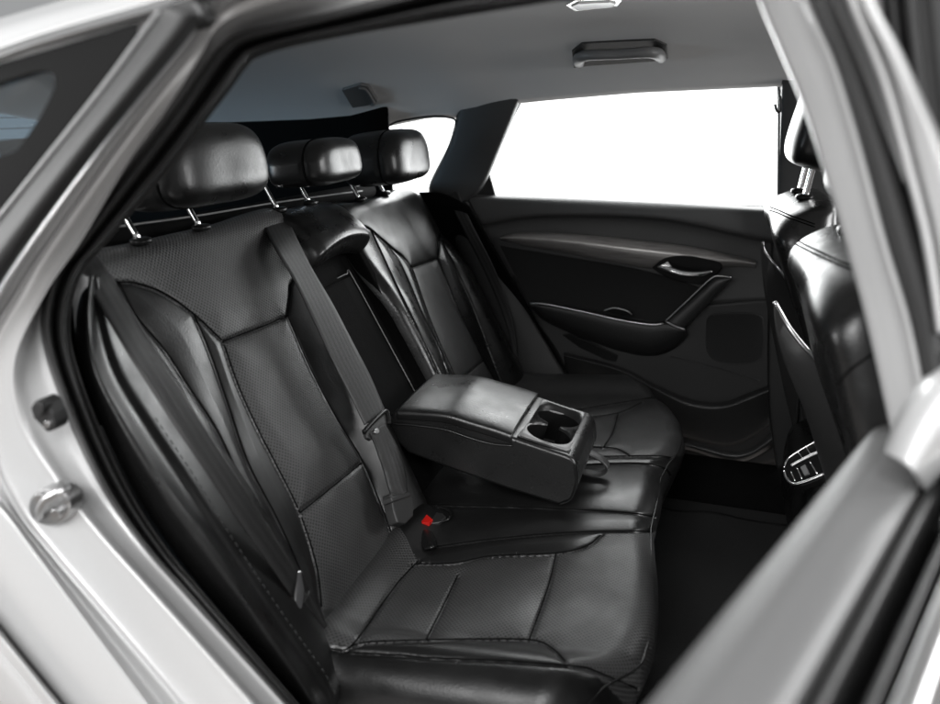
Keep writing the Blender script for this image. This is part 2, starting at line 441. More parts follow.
patch('recess_lining', [[bp0(-.15, v, .0) for v in (.0, .2, .4, .60)], [bp0(-.12, v, -.004) for v in (.0, .2, .4, .60)], [bp0(-.115, v, -.022) for v in (.0, .2, .4, .60)],
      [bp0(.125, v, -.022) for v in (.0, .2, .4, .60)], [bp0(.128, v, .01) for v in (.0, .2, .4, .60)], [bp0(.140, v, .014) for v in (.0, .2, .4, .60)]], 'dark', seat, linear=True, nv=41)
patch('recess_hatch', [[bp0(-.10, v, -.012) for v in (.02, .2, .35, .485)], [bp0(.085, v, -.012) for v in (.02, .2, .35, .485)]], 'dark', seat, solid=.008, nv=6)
tube('recess_hatch_edge', [bp0(.088, .02, -.010), bp0(.088, .25, -.010), bp0(.088, .482, -.010), bp0(.075, .492, -.010), bp0(.03, .492, -.010)], .0012, 'handle', seat, n=60, ns=6)

# cushion
def cushion():
    nu, nx = 460, 260
    Ys = np.linspace(-.60, .665, nu)
    kY = [-.60, -.56, -.52, -.47, -.40, -.33, -.25, -.17, -.10, 0, .09, .16, .22, .30, .40, .48, .54, .60, .665]
    kX = [.40, .405, .425, .475, .484, .483, .474, .462, .455, .455, .456, .466, .482, .490, .478, .450, .41, .37, .33]
    xf = np.interp(Ys, kY, kX); k = np.hanning(13); k /= k.sum(); xf = np.convolve(np.pad(xf, 6, 'edge'), k, 'valid')
    r = .045; P = np.zeros((nx, nu, 3))
    s = np.concatenate([np.linspace(0, 1, 200), 1+np.linspace(0, 1, 46)[1:], 2+np.linspace(0, 1, 16)[1:]])
    for i, t in enumerate(s):
        if t <= 1: x = -.03+(xf-r+.03)*t; z = .53+.1*x; n = np.tile(CN, (nu, 1))
        elif t <= 2:
            a = (t-1)*1.9; x = xf-r+r*math.sin(a); z = .53+.1*(xf-r)-r+r*math.cos(a); n = np.tile([math.sin(a), 0, math.cos(a)], (nu, 1))
        else:
            a = 1.9; u = (t-2)*.22; x = xf-r+r*math.sin(a)-u*.33; z = .53+.1*(xf-r)-r+r*math.cos(a)-u; n = np.tile([math.sin(a), 0, math.cos(a)], (nu, 1))
        w = sm(.0, .09, x) if t <= 1 else 1
        h = .024*sm(-.47, -.545, Ys)+.018*sm(.50, .58, Ys)-.007*np.exp(-((Ys+.36)/.10)**2)-.007*np.exp(-((Ys-.36)/.10)**2)+.006*np.exp(-(Ys/.08)**2)
        if t <= 1: h = h*sm(-.03, .12, x)+.020*np.exp(-((x-.045)/.035)**2)*(np.abs(Ys+.36) < .30)*sm(-.10, -.16, Ys)+.014*np.exp(-((x-.045)/.035)**2)*sm(.12, .2, Ys)
        else: h = h*(1-sm(1, 2, t)*.6)
        h = h-roll(Ys-Ys[0], .055)-roll(Ys[-1]-Ys, .06)
        P[i, :, 0] = x; P[i, :, 1] = Ys; P[i, :, 2] = z; P[i] += n*h[:, None]
    # outer flank dropping to the sill
    fl = P[:, :1].repeat(8, 1).copy(); fl[:, :, 2] -= np.linspace(.22, .0275, 8)[None]; fl[:, :, 1] -= .004
    return np.concatenate([fl, P], 1)
Pq = cushion()
c_ins = [(351, 646), (385, 600), (418, 562), (453, 563), (491, 556), (556, 553), (586, 546), (602, 534), (655, 531), (720, 560), (700, 650), (640, 720), (593, 672), (567, 664), (552, 648), (532, 640), (426, 640)]
c_hump = [(300, 640), (318, 590), (396, 520), (418, 562), (385, 600), (351, 646)]
f_cins = [(545, 425), (577, 418.5), (617, 403), (662, 396), (700, 390), (720, 440), (664, 456), (594, 457), (540, 450)]
c_seams = [[(331, 649), (351, 646), (385, 600), (400, 580), (419, 560)], [(411, 564), (453, 563), (491, 556), (556, 553), (586, 546), (602, 534)],
           [(351, 646), (368, 642), (400, 640.5), (426, 640), (480, 639), (532, 640), (552, 648), (567, 663)], [(458, 575), (446, 600), (426, 640)], [(556, 553), (547, 590), (529, 640)],
           [(433, 547), (491, 539), (559, 533), (620, 531), (655, 532), (664, 538)], [(436, 505), (521, 507), (620, 512), (655, 517), (666, 522)],
           [(560, 457), (594, 456.5), (655, 455.6), (672, 458)], [(560, 467), (592, 464), (640, 463), (664, 468), (672, 476)],
           [(540, 417), (566, 411.5), (617, 403), (662, 396)], [(550, 425), (577, 418.5), (617, 413), (643, 402)], [(618, 413), (612.5, 432.6), (603, 448)],
           [(590, 447), (601, 447), (617, 448.6), (629, 454.5)],
           [(340, 652), (400, 655), (433, 658), (500, 660.5), (573, 666), (593, 670), (640, 690)]]
c_lines = upholstery(Pq, c_seams, seat, [('cushion_far_lobe', 'perf', [(500, 376), (700, 366), (730, 440), (690, 456), (655, 455.6), (594, 456.5), (560, 457), (500, 440)]), ('cushion_insert', 'perf', c_ins), ('cushion_rear_roll', 'perf', c_hump)], ('seat_cushion', 'leather_soft'), puff=.005, seed=12., gd=.0045)  # far lobe takes lighter perforated leather, standing in for light falling there
def welt(pts, o=.0): return [cush(x, y, o) for x, y in pts]
# piping along the front edge of the cushion
def row_of(P, i): return P[i]
i0 = 150
tube('front_piping', Pq[222, 12:-3:8]+np.array([.0015, 0, 0]), .0015, 'leather_soft', seat, n=260, ns=8)

# side bolster between seat and door opening (near side)
def crv(pts, o): return [back(x, y, o) for x, y in pts]
A_ = [(72, 270), (74, 320), (82, 370), (104, 430), (140, 500), (180, 560), (236, 630), (285, 690), (318, 735)]
B_ = [(92, 275), (88, 318), (96, 370), (124, 425), (163, 486), (205, 543), (262, 625), (305, 688), (330, 730)]
C_ = [(97, 275), (106, 318), (124, 368), (155, 418), (198, 483), (233, 540), (283, 615), (322, 670), (338, 700)]
D_ = [(104, 275), (118, 312), (145, 360), (180, 415), (224, 478), (258, 533), (296, 595), (330, 650), (341, 680)]
E_ = [(112, 275), (132, 310), (160, 355), (200, 412), (244, 474), (280, 530), (312, 590), (338, 640), (345, 668)]
side = patch('side_bolster', [crv(A_, .02), crv([((a[0]*.5+b[0]*.5), (a[1]*.5+b[1]*.5)) for a, b in zip(A_, B_)], .06), crv(B_, .078),
      crv([((a[0]*.5+b[0]*.5), (a[1]*.5+b[1]*.5)) for a, b in zip(B_, C_)], .066), crv(C_, .066), crv(D_, .05), crv(E_, .012)], 'side', seat, nu=120, nv=61, solid=.004)
# stitches along the side bolster seam
def stitches(name, path, parent, ln=.006, gap=.0045, rad=.0009, lift=(0, 0, 0)):
    D = spline(path, 600); s = np.concatenate([[0], np.cumsum(np.linalg.norm(np.diff(D, axis=0), axis=1))])
    V, Fc = [], []; q = 0.
    while q+ln < s[-1]:
        a = np.array([np.interp(q, s, D[:, k]) for k in range(3)]); b = np.array([np.interp(q+ln, s, D[:, k]) for k in range(3)])
        m = (a+b)/2+np.asarray(lift)*1.3
        v, f = tube_vf([a+np.asarray(lift)*.4, m, b+np.asarray(lift)*.4], rad, 6, 3, base=len(V)); V += v; Fc += f; q += ln+gap
    return mesh(name, V, Fc, 'stitch', parent)
stitches('seam_stitching', crv(C_[3:], .0685), side, lift=BN*.001, rad=.0007)
cs = [(340, 703), (400, 703), (470, 699), (530, 693), (565, 686), (592, 671)]
# headrests
def headrest(c, half, tilt, name, parent, taper=.26, mat='leather'):
    def shp(q):
        x, y, z = q
        y = y*(1-taper*max(0, z)**1.5*.9)
        return np.array([x, y, z])
    V, Fc = superbox((0, 0, 0), half, 4.4, 80, 56, shp)
    V = np.array(V); ca, sa = math.cos(tilt), math.sin(tilt)
    g = np.exp(-((V[:, 0]-half[0]*.42)/.0035)**2)            # sewn seam round the front cushion
    V = V*(1-.025*g)[:, None]
    W = np.stack([V[:, 0]*ca-V[:, 2]*sa, V[:, 1], V[:, 0]*sa+V[:, 2]*ca], 1)+np.asarray(c)
    nn = V/np.linalg.norm(V, axis=1)[:, None]
    W = noise_disp(W, nn, .0016, 16., c[1]*9)
    h = mesh(name, W, Fc, mat, parent)
    ring = []
    for th in np.linspace(0, 2*math.pi, 73):
        d = np.array([math.cos(th), math.sin(th)]); sc_ = (np.abs(d)**4.4).sum()**(-1/4.4)*(1-.42**4.4)**(1/4.4)
        q = shp(np.array([.42, d[0]*sc_, d[1]*sc_]))*np.asarray(half)*.985
        ring.append([q[0]*ca-q[2]*sa+c[0], q[1]+c[1], q[0]*sa+q[2]*ca+c[2]])
    V2, F2 = tube_vf(ring, .0018, 6, 90); mesh('seam', V2, F2, 'seam', h)
    return h
def post(parent, a, b, r=.0048, mat='chrome'):
    return tube('post', [a, (np.array(a)+b)/2, b], r, mat, parent, ns=14, n=8)
for (cy, cz, hw, hh, hd, cx, dy) in ((-.36, 1.168, .124, .057, .062, -.222, .07), (0.005, 1.150, .098, .042, .064, -.225, .06), (.365, 1.138, .122, .060, .076, -.236, .07)):
    h = headrest((cx, cy, cz), (hd, hw, hh), .12, 'headrest', seat, mat='head')
    for s in (-1, 1):
        b0 = np.array([-.276, cy+s*dy, 1.064 if cy < .3 else 1.046]); b1 = b0+BB*(cz-hh*.2-1.05)
        p = post(h, b0, b1)
        V, Fc = superbox((-.274, cy+s*dy, 1.066 if cy < .3 else 1.048), (.012, .016, .006), 3, 24, 10)
        mesh('post_guide', V, Fc, 'gloss', seat)

# armrest
arm_near = [(393, 411), (418, 417), (446, 421), (480, 430), (513, 438), (570, 458), (575, 466), (577, 484), (572, 500), (559, 506), (508, 490), (457, 472), (408, 454), (388, 440)]
def arm_side(off):
    P = [at(x, y, Y=-.115) for x, y in arm_near]
    return [p+np.array([0, off, 0]) for p in P]
ah = 'leather'
nb = [at(x, y, Y=-.115) for x, y in [(385, 432), (393, 411), (418, 415), (446, 419), (480, 428), (513, 438), (545, 449), (570, 457), (576, 464), (578.5, 483), (572, 501), (559, 506), (508, 490), (457, 472), (408, 454)]]
arm = prism('armrest', nb, (0, .218, 0), 'leather', seat, bevel=.010, segs=4)
# padded lid
lid_prof = [(397, 413), (418, 415), (446, 418), (470, 425), (495, 432), (512, 437)]
rows = []
for k, (Y, o) in enumerate(((-.1165, -.012), (-.1175, .0005), (-.108, .0065), (-.07, .0095), (0, .011), (.06, .0095), (.094, .0065), (.1045, .0005), (.1035, -.012))):
    rr = []
    for j, (x, y) in enumerate(lid_prof):
        p = at(x, y, Y=-.115)+np.array([0, Y+.115, o+.003*math.sin(math.pi*j/5)]); rr.append(p)
    rows.append(rr)
lid = patch('lid', rows, 'head', arm, nu=60, nv=60, solid=.006)
def top_at(x, y):                                     # on the armrest's front top plane
    a, b, c = at(513, 438, Y=-.115), at(570, 458, Y=-.115), at(588, 421, Y=.103)
    n = np.cross(b-a, c-a); n /= np.linalg.norm(n); n = n if n[2] > 0 else -n
    return plane(x, y, n, n@a), n
tn = top_at(550, 430)[1]
tp = [top_at(x, y)[0]+tn*.0015 for x, y in [(516.5, 437.5), (537.5, 409.5), (586.5, 422), (569, 455)]]
tc_ = sum(tp)/4
fr = prism('cup_holder_rim', tp, tuple(tn*.0025), 'gloss', arm, bevel=.002)
# cup holder plate with two joined wells: polygon with a keyhole cut
e1 = (tp[1]-tp[0]); e2 = (tp[3]-tp[0]); l1, l2 = np.linalg.norm(e1), np.linalg.norm(e2); e1 /= l1; e2 /= l2
e2 = e2-e1*(e2@e1); e2 /= np.linalg.norm(e2)
def uv2(p): d = p-tc_; return np.array([d@e1, d@e2])
wells = [(uv2(top_at(557, 422.5)[0]), .0435), (uv2(top_at(548, 437)[0]), .0415)]
def well_outline(k=1.0, n=72):
    """union of the two discs: star-shaped about their mid point"""
    m = (wells[0][0]+wells[1][0])/2; out = []
    for i in range(n):
        th = 2*math.pi*i/n; d = np.array([math.cos(th), math.sin(th)]); best = .012
        for c, r in wells:
            r *= k; q = c-m; b = d@q; disc = r*r-(q@q-b*b)
            if disc > 0: best = max(best, b+math.sqrt(disc))
        out.append(m+d*best)
    return np.array(out)
wo = well_outline()
quad = [uv2(p)*.95 for p in tp]
def quad_pt(m, d):
    best = 9
    for i in range(4):
        a, b = quad[i], quad[(i+1) % 4]; A = np.array([d, a-b]).T
        if abs(np.linalg.det(A)) < 1e-9: continue
        t, s = np.linalg.solve(A, a-m)
        if t > 0 and -1e-6 <= s <= 1+1e-6: best = min(best, t)
    return m+d*best
m_ = (wells[0][0]+wells[1][0])/2
rings = []
W3 = lambda p, o: tc_+e1*p[0]+e2*p[1]+tn*o
out_ = np.array([quad_pt(m_, (p-m_)/np.linalg.norm(p-m_)) for p in wo])
rings.append([W3(p, .002) for p in out_]); rings.append([W3(p, .0052) for p in m_+(out_-m_)*.985])
rings.append([W3(p, .0055) for p in m_+(wo-m_)*1.06]); rings.append([W3(p, .0048) for p in wo])
for dpt in (.0, -.025, -.07): rings.append([W3(m_+(p-m_)*.96, dpt) for p in wo])
rv = np.array(rings); fl = grid_faces(4, 72, closed=True); 
mesh('cup_holder_plate', rv[:4].reshape(-1, 3), fl, 'tray', arm)
wl = np.concatenate([rv[3:], np.tile(W3(m_, -.07), (1, 72, 1))])
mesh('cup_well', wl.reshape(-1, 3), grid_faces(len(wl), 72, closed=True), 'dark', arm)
# open the armrest top for the wells
def cut_wells():
    cu = [W3(m_+(p-m_)*.99, .03) for p in wo]
    c = prism('well_cutter', cu, tuple(-tn*.085), 'dark', None, bevel=0)
    for o in (arm, fr):
        md = o.modifiers.new('wells', 'BOOLEAN'); md.operation = 'DIFFERENCE'; md.object = c; md.solver = 'EXACT'
        bpy.context.view_layer.update()
        dg = bpy.context.evaluated_depsgraph_get()
        me = bpy.data.meshes.new_from_object(o.evaluated_get(dg)); o.modifiers.clear(); o.data = me
    bpy.data.objects.remove(c)
cutw = cut_wells
bpy.context.view_layer.update()
cutw()
tube('lid_piping', [p+np.array([0, -.0035, -.010]) for p in [at(x, y, Y=-.115) for x, y in [(393, 418), (418, 420), (446, 424), (470, 432), (492, 438), (513, 440)]]], .0016, 'leather', arm, n=50, ns=8)
tube('edge_piping', [p+np.array([0, -.001, 0]) for p in [at(x, y, Y=-.115) for x, y in [(515, 441), (545, 451), (570, 460), (574, 467), (576, 484), (571, 499), (559, 504.5)]]], .0013, 'leather', arm, n=50, ns=8)
# pull strap at the front
sp = [np.array([x-.010, .02, z]) for x, z in [(.300, .622), (.325, .624), (.350, .616), (.366, .600), (.360, .586), (.340, .579), (.305, .582)]]
patch('pull_strap', [[p+np.array([0, -.012, 0]) for p in sp], [p+np.array([0, .012, 0]) for p in sp]], 'plastic', arm, nu=50, nv=5, solid=.003)

# buckles set in the cushion
bk = prism('belt_buckle', [cush(x, y, .012) for x, y in [(411, 512), (419, 509), (444, 513), (447, 517), (440, 522), (424, 524), (413, 520)]], (-.01, 0, -.03), 'plastic', seat, bevel=.003)
prism('release_button', [cush(x, y, .0175) for x, y in [(417.5, 513.2), (424.7, 512.6), (433, 519.6), (429.5, 523), (422, 522.8)]], (-.002, .002, -.010), 'red', bk, bevel=.0006)
tube('belt_loop', [cush(x, y, .010) for x, y in [(404, 514), (415, 523), (440, 522), (450, 517), (448, 510), (430, 505)]], .0022, 'leather', seat, n=40, ns=8)
patch('cushion_flap', [[cush(x, y, .006) for x, y in [(398, 531), (412, 528), (420, 540), (424, 549)]], [cush(x, y, .012) for x, y in [(404, 528), (418, 524), (427, 537), (432, 547)]], [cush(x, y, .006) for x, y in [(412, 525), (424, 522), (434, 535), (438, 545)]]], 'leather', seat, nu=20, solid=.004)

# =================================================================== SEAT BELTS
def belt(label, left, right, op, loc, extra=None):
    t = thing('seat_belt', label, 'seat belt', loc, 'seat belts of the rear bench')
    L = [op(x, y, i) for i, (x, y) in enumerate(left)]; Rr = [op(x, y, i) for i, (x, y) in enumerate(right)]
    mid = [(a+b)/2 for a, b in zip(L, Rr)]
    patch('webbing', [L, [m+BN*.0015 for m in mid], Rr], 'web', t, nu=90, nv=9, solid=.0018)
    return t
nl = [(64, 254), (78, 270), (97, 300), (128, 352), (164, 408), (200, 462), (247, 532), (293, 597)]
nr_ = [(90, 245), (104, 264), (124, 300), (155, 350), (190, 404), (228, 462), (266, 522), (298, 572)]
no = [.0, .052, .070, .094, .099, .097, .080, .058]
nb_ = belt('grey seat belt nearest the open door, running down the outer bolster to a silver tongue', nl, nr_, lambda x, y, i: back(x, y, no[i]), tuple(back(300, 595, .05)))
tg = prism('tongue', [back(x, y, .055) for x, y in [(297, 571), (302, 570), (305, 590), (303, 608), (298, 610), (295, 602)]], tuple(BN*-.008), 'steel', nb_, bevel=.0025)
prism('tongue_grip', [back(x, y, .052) for x, y in [(303, 588), (309, 596), (307, 602), (303, 604)]], tuple(BN*-.012), 'plastic', tg, bevel=.002)
prism('tongue_cover', [back(x, y, .050) for x, y in [(296, 600), (304, 606), (301, 616), (297, 612)]], tuple(BN*-.012), 'plastic', nb_, bevel=.003)
patch('lower_webbing', [[back(x, y, o) for x, y, o in [(303, 604, .045), (312, 622, .04), (322, 642, .035), (330, 660, .03)]], [back(x, y, o) for x, y, o in [(309, 590, .045), (320, 612, .04), (330, 632, .035), (334, 650, .03)]]], 'web', nb_, nu=20, nv=5, solid=.0018)
cl = [(262, 222), (275, 248), (292, 276), (311, 314), (334, 363), (352, 398), (365, 425)]
cr_ = [(287, 216), (297, 238), (312, 268), (333, 304), (355, 346), (371, 377), (386, 412)]
co = [.0, .036, .047, .055, .060, .062, .064]
cb = belt('grey centre seat belt across the backrest, its black tongue folded beside the armrest', cl, cr_, lambda x, y, i: back(x, y, co[i]), tuple(back(378, 424, .06)))
tube('tongue', [back(x, y, .070) for x, y in [(364, 432), (370, 425), (380, 415), (386, 411), (388, 416), (389, 424)]], .0042, 'gloss', cb, n=40, ns=8)
prism('tongue_bar', [back(x, y, .068) for x, y in [(365, 430), (385, 412), (389, 420), (386, 428), (372, 440), (368, 438)]], tuple(BN*-.008), 'plastic', cb, bevel=.002)
patch('folded_webbing', [[back(x, y, .072-.02*i/5) for i, (x, y) in enumerate([(371, 434), (376, 446), (381, 460), (385, 472), (390, 490), (395, 502)])], [back(x, y, .076-.02*i/5) for i, (x, y) in enumerate([(379, 428), (384, 440), (391, 455), (397, 468), (402, 487), (405, 500)])], [back(x, y, .072-.02*i/5) for i, (x, y) in enumerate([(385, 424), (391, 434), (399, 450), (405, 466), (407, 484), (409, 497)])]], 'web', cb, nu=40, nv=9, solid=.003)
prism('rivet', [back(377+2.6*math.cos(a), 431+2.6*math.sin(a), .078) for a in np.linspace(0, 2*math.pi, 13)[:-1]], tuple(BN*-.004), 'steel', cb, bevel=.0008)
prism('buckle', [back(x, y, .058) for x, y in [(391, 493), (410, 491), (413, 500), (414, 516), (406, 524), (398, 523), (394, 510)]], tuple(BN*-.02), 'plastic', cb, bevel=.003)
prism('buckle_slot', [back(x, y, .062) for x, y in [(391, 497), (409, 492), (411, 496), (393, 502)]], tuple(BN*-.02), 'shell', cb, bevel=.002)
fl_ = [(446, 192), (458, 220), (484, 271), (501, 310), (510, 339), (513, 366), (514, 395)]
fr_ = [(458, 192), (471, 222), (494, 268), (508, 306), (515, 336), (517, 364), (517, 395)]
fb = belt('grey seat belt on the far side, beside the opposite door', fl_, fr_, lambda x, y, i: at(x, y, Y=[.64, .63, .62, .62, .615, .61, .60][i]), tuple(at(514, 390, Y=.6)))
prism('tongue', [at(x, y, Y=.55) for x, y in [(522, 392), (528, 388), (545, 387), (541, 392), (527, 397)]], (0, .012, 0), 'shell', fb, bevel=.002)

# =================================================================== CAR BODY
body = thing('car_body', 'silver white car body framing the open rear doorway, with grey headliner and black trim', 'car body', (0, -.72, 0))
O_ = [(760, -150), (500, -90), (320, -45), (235, -20), (206, 8), (184, 44), (136, 102), (95, 153), (34, 235), (-10, 300), (-70, 400), (-90, 500), (-30, 590), (0, 628), (27, 662), (62, 704), (90, 735)]
L1 = [(760, -140), (500, -80), (320, -36), (235, -8), (209, 14), (188, 46), (141, 104), (100, 156), (42, 236), (3, 295), (-50, 385), (-55, 450), (0, 505), (34, 549), (75, 604), (150, 704), (180, 742)]
R2 = [(760, -125), (500, -70), (320, -26), (238, 2), (211, 22), (193, 50), (148, 107), (108, 160), (52, 238), (18, 290), (-18, 360), (-15, 440), (15, 508), (50, 554), (95, 607), (177, 704), (207, 742)]
R3 = [(760, -100), (500, -50), (320, -10), (241, 14), (215, 32), (201, 56), (163, 115), (128, 163), (82, 240), (45, 295), (16, 360), (22, 420), (60, 483), (100, 534), (150, 590), (252, 704), (285, 740)]
S1 = [(760, -70), (500, -32), (320, 14), (245, 31), (222, 44), (205, 65), (175, 110), (143, 152), (77, 240), (48, 280), (42, 340), (70, 424), (102, 490), (140, 544), (185, 595), (283, 703), (312, 738)]
I_ = [(760, -35), (500, 6), (320, 37), (259, 53), (243, 66), (228, 87), (199, 125), (165, 170), (105, 240), (76, 280), (68, 340), (93, 418), (128, 493), (164, 549), (206, 600), (297, 706), (325, 740)]
def mixc(a, b, t): return [(p[0]*(1-t)+q[0]*t, p[1]*(1-t)+q[1]*t) for p, q in zip(a, b)]
patch('door_aperture_frame', [railrow(O_, -.800), railrow(mixc(O_, L1, .5), -.803), railrow(mixc(O_, L1, .92), -.797), railrow(L1, -.790), railrow(mixc(L1, R2, .35), -.772), railrow(mixc(L1, R2, .7), -.770), railrow(R2, -.777), railrow(mixc(R2, R3, .2), -.768),
      railrow(mixc(R2, R3, .8), -.760), railrow(R3, -.757), railrow(mixc(R3, S1, .35), -.742), railrow(mixc(R3, S1, .75), -.728), railrow(S1, -.722)], 'paint', body, nu=240, nv=97, solid=.002)
# quarter panel skin below and behind the doorway
Q0 = [(-90, 400), (-110, 500), (-50, 590), (-10, 640), (20, 676), (48, 712), (70, 740)]
Q1 = [(-80, 400), (-98, 500), (-38, 588), (-4, 632), (24, 666), (56, 706), (84, 738)]
Q2 = [(-70, 400), (-90, 500), (-30, 590), (0, 628), (27, 662), (62, 704), (90, 735)]
patch('quarter_panel', [pxrow(Q0, -.812), pxrow(Q1, -.822), pxrow(Q2, -.803)], 'paint', body, nu=60, nv=19, solid=.002)
patch('fender_flank', [pxrow([(-52, 588), (-11, 639), (19, 675), (47, 711), (70, 741)], -.811), pxrow([(-70, 600), (-24, 652), (8, 688), (37, 725), (58, 752)], -.806), pxrow([(-110, 640), (-60, 690), (-24, 730), (8, 765), (30, 795)], -.74)], 'paint', body, nu=30, nv=19, solid=.002)
ro_ = [at(x, y, Y=-.799) for x, y in [(-12, 300), (-72, 400), (-92, 500), (-62, 600), (-40, 700), (-30, 860)]]
patch('rear_flank', [ro_, [np.array([p[0]*.5-.85, -.80-.03*math.sin(math.pi*k/5), z]) for k, (p, z) in enumerate(zip(ro_, (1.06, .98, .86, .72, .58, .40)))], [np.array([-1.72, -.74, z]) for z in (1.06, .98, .86, .72, .58, .40)]], 'paint', body, nu=40, nv=21, solid=.004)
seal = patch('door_seal', [pxrow(S1, -.722), pxrow(mixc(S1, I_, .12), -.738), pxrow(mixc(S1, I_, .30), -.742), pxrow(mixc(S1, I_, .45), -.728), pxrow(mixc(S1, I_, .52), -.712),
      pxrow(mixc(S1, I_, .60), -.722), pxrow(mixc(S1, I_, .78), -.728), pxrow(mixc(S1, I_, .93), -.716), pxrow(I_, -.70)], 'rubber', body, nu=240, nv=65, solid=.002)
patch('inner_pillar_trim', [pxrow(I_, -.701), pxrow(mixc(S1, I_, .985), -.64)], 'plastic', body, nu=160, nv=5, solid=.003)
# black pillar strip, thin bright bead, gloss panel with the small quarter window
K0 = [(204, 17), (184, 44), (136, 102), (95, 153), (34, 235), (-10, 300)]
K1 = [(158, 5), (153, 20), (102, 89), (51, 153), (7, 208), (-55, 285)]
patch('pillar_strip', [pxrow(mixc(K1, K0, -.02), -.806), pxrow(mixc(K1, K0, .25), -.820), pxrow(mixc(K1, K0, .6), -.826), pxrow(mixc(K1, K0, .9), -.815), pxrow(K0, -.801)], 'rubber_grey', body, nu=60, nv=25, solid=.003)
K1b = [(180, -12), (204, 17)]
prism('pillar_strip_cap', [at(x, y, Y=-.812) for x, y in [(158, 12), (168, 0), (180, -8), (196, 0), (204, 16), (198, 26), (175, 30)]], (0, .02, 0), 'rubber', body, bevel=.004)
tube('pillar_bead', pxrow([(160, 10), (153, 20), (102, 89), (51, 153), (7, 208), (-45, 272)], -.812), .0022, 'handle', body, n=50, ns=8)
def panel_hole(name, outer, hole, Y, mat, parent, th=.006, n=64):
    """flat panel with a window cut in it"""
    c = np.mean(hole, 0)
    def dense(poly):
        P = np.array(list(poly)+[poly[0]], float); D = []
        for a, b in zip(P[:-1], P[1:]): D += [a+(b-a)*t for t in np.linspace(0, 1, 24)[:-1]]
        return np.array(D)
    def radial(D):
        ang = np.arctan2(D[:, 1]-c[1], D[:, 0]-c[0]); r = np.hypot(D[:, 0]-c[0], D[:, 1]-c[1]); o = np.argsort(ang)
        return np.interp(np.linspace(-math.pi, math.pi, n, endpoint=False), ang[o], r[o], period=2*math.pi)
    th_ = np.linspace(-math.pi, math.pi, n, endpoint=False); dr = np.stack([np.cos(th_), np.sin(th_)], 1)
    ro, ri = radial(dense(outer)), radial(dense(hole))
    rings = [[at(*(c+d*r), Y=Y) for d, r in zip(dr, ro)], [at(*(c+d*r*1.0), Y=Y) for d, r in zip(dr, ri)], [at(*(c+d*r*.97), Y=Y)+np.array([0, th, 0]) for d, r in zip(dr, ri)]]
    V = np.array(rings).reshape(-1, 3)
    return mesh(name, V, grid_faces(3, n, closed=True), mat, parent, smooth=False, solid=.0)
hole = [(-60, 100), (-20, 88), (0, 82), (25, 74), (41, 70), (52, 72), (56, 80), (54, 90), (41, 115), (28, 135), (17, 151), (0, 157), (-60, 165)]
qp = panel_hole('quarter_window_surround', [(-120, 105), (0, 64), (150, 19), (158, 12), (152, 21), (102, 89), (51, 153), (7, 208), (-45, 272), (-120, 330)], hole, -.806, 'gloss', body)
prism('window_glass', [at(x*.97+.0, y, Y=-.800) for x, y in hole], (0, .004, 0), 'glass', qp, bevel=0)
# drip rail and roof
dr = [[(-120, 92), (0, 50), (60, 30), (150, 4), (230, -22), (330, -55)], [(-120, 100), (0, 55), (60, 35), (150, 9), (230, -17), (330, -50)], [(-120, 108), (0, 62), (60, 42), (152, 15), (230, -10), (330, -43)]]
patch('roof_trim_moulding', [pxrow(dr[0], -.800), pxrow(dr[1], -.812), pxrow(dr[2], -.808)], 'satin', body, nu=60, nv=19, solid=.002)
patch('roof_panel', [pxrow([(-120, 90), (0, 47), (60, 27), (150, 1), (230, -25), (330, -58)], -.800), pxrow([(-120, 60), (0, 25), (60, 8), (150, -15), (230, -38), (330, -70)], -.77), [at(x, y, Y=-.77)+np.array([0, .09, .028]) for x, y in [(-120, 58), (0, 23), (60, 6), (150, -17), (230, -40), (330, -72)]],
      [at(x, y, Y=-.77)+np.array([0, .35, .06]) for x, y in [(-120, 58), (0, 23), (60, 6), (150, -17), (230, -40), (330, -72)]]], 'paint', body, nu=60, nv=37, solid=.002)
# latch striker and bump stop
stk = thing('door_striker', 'shiny steel door latch striker bolted to the white pillar face', 'striker', tuple(at(50, 507, Y=-.76)))
def disc(cx, cy, rx, ry, Y, n=28): return [at(cx+rx*math.cos(a), cy+ry*math.sin(a), Y=Y) for a in np.linspace(0, 2*math.pi, n+1)[:-1]]
prism('base_plate', disc(49, 507, 21, 19, -.775), (0, .02, 0), 'steel', stk, bevel=.002)
tube('loop', [at(x, y, Y=Y) for x, y, Y in [(40, 517, -.775), (40, 511, -.80), (46, 500, -.806), (58, 493, -.806), (66, 489, -.80), (67, 491, -.775)]], .0042, 'steel', stk, n=40)
for cx, cy in ((54, 515), (38, 499)): prism('bolt', disc(cx, cy, 5.5, 5.5, -.782, 8), (0, .01, 0), 'steel', stk, bevel=.0015)
bs = thing('bump_stop', 'small black rubber door bump stop with a bright screw on the white pillar', 'bump stop', tuple(at(42, 415, Y=-.75)))
prism('rubber_pad', [at(x, y, Y=-.772) for x, y in [(30, 410), (33, 402), (40, 399), (47, 403), (52, 414), (55, 424), (53, 431), (46, 433), (40, 426), (33, 419)]], (0, .02, 0), 'rubber', bs, bevel=.003)
prism('pad_nose', disc(37, 409, 6, 7, -.780, 18), (0, .012, 0), 'rubber', bs, bevel=.003)
prism('screw', disc(46, 425, 3.6, 3.6, -.776, 12), (0, .008, 0), 'steel', bs, bevel=.001)
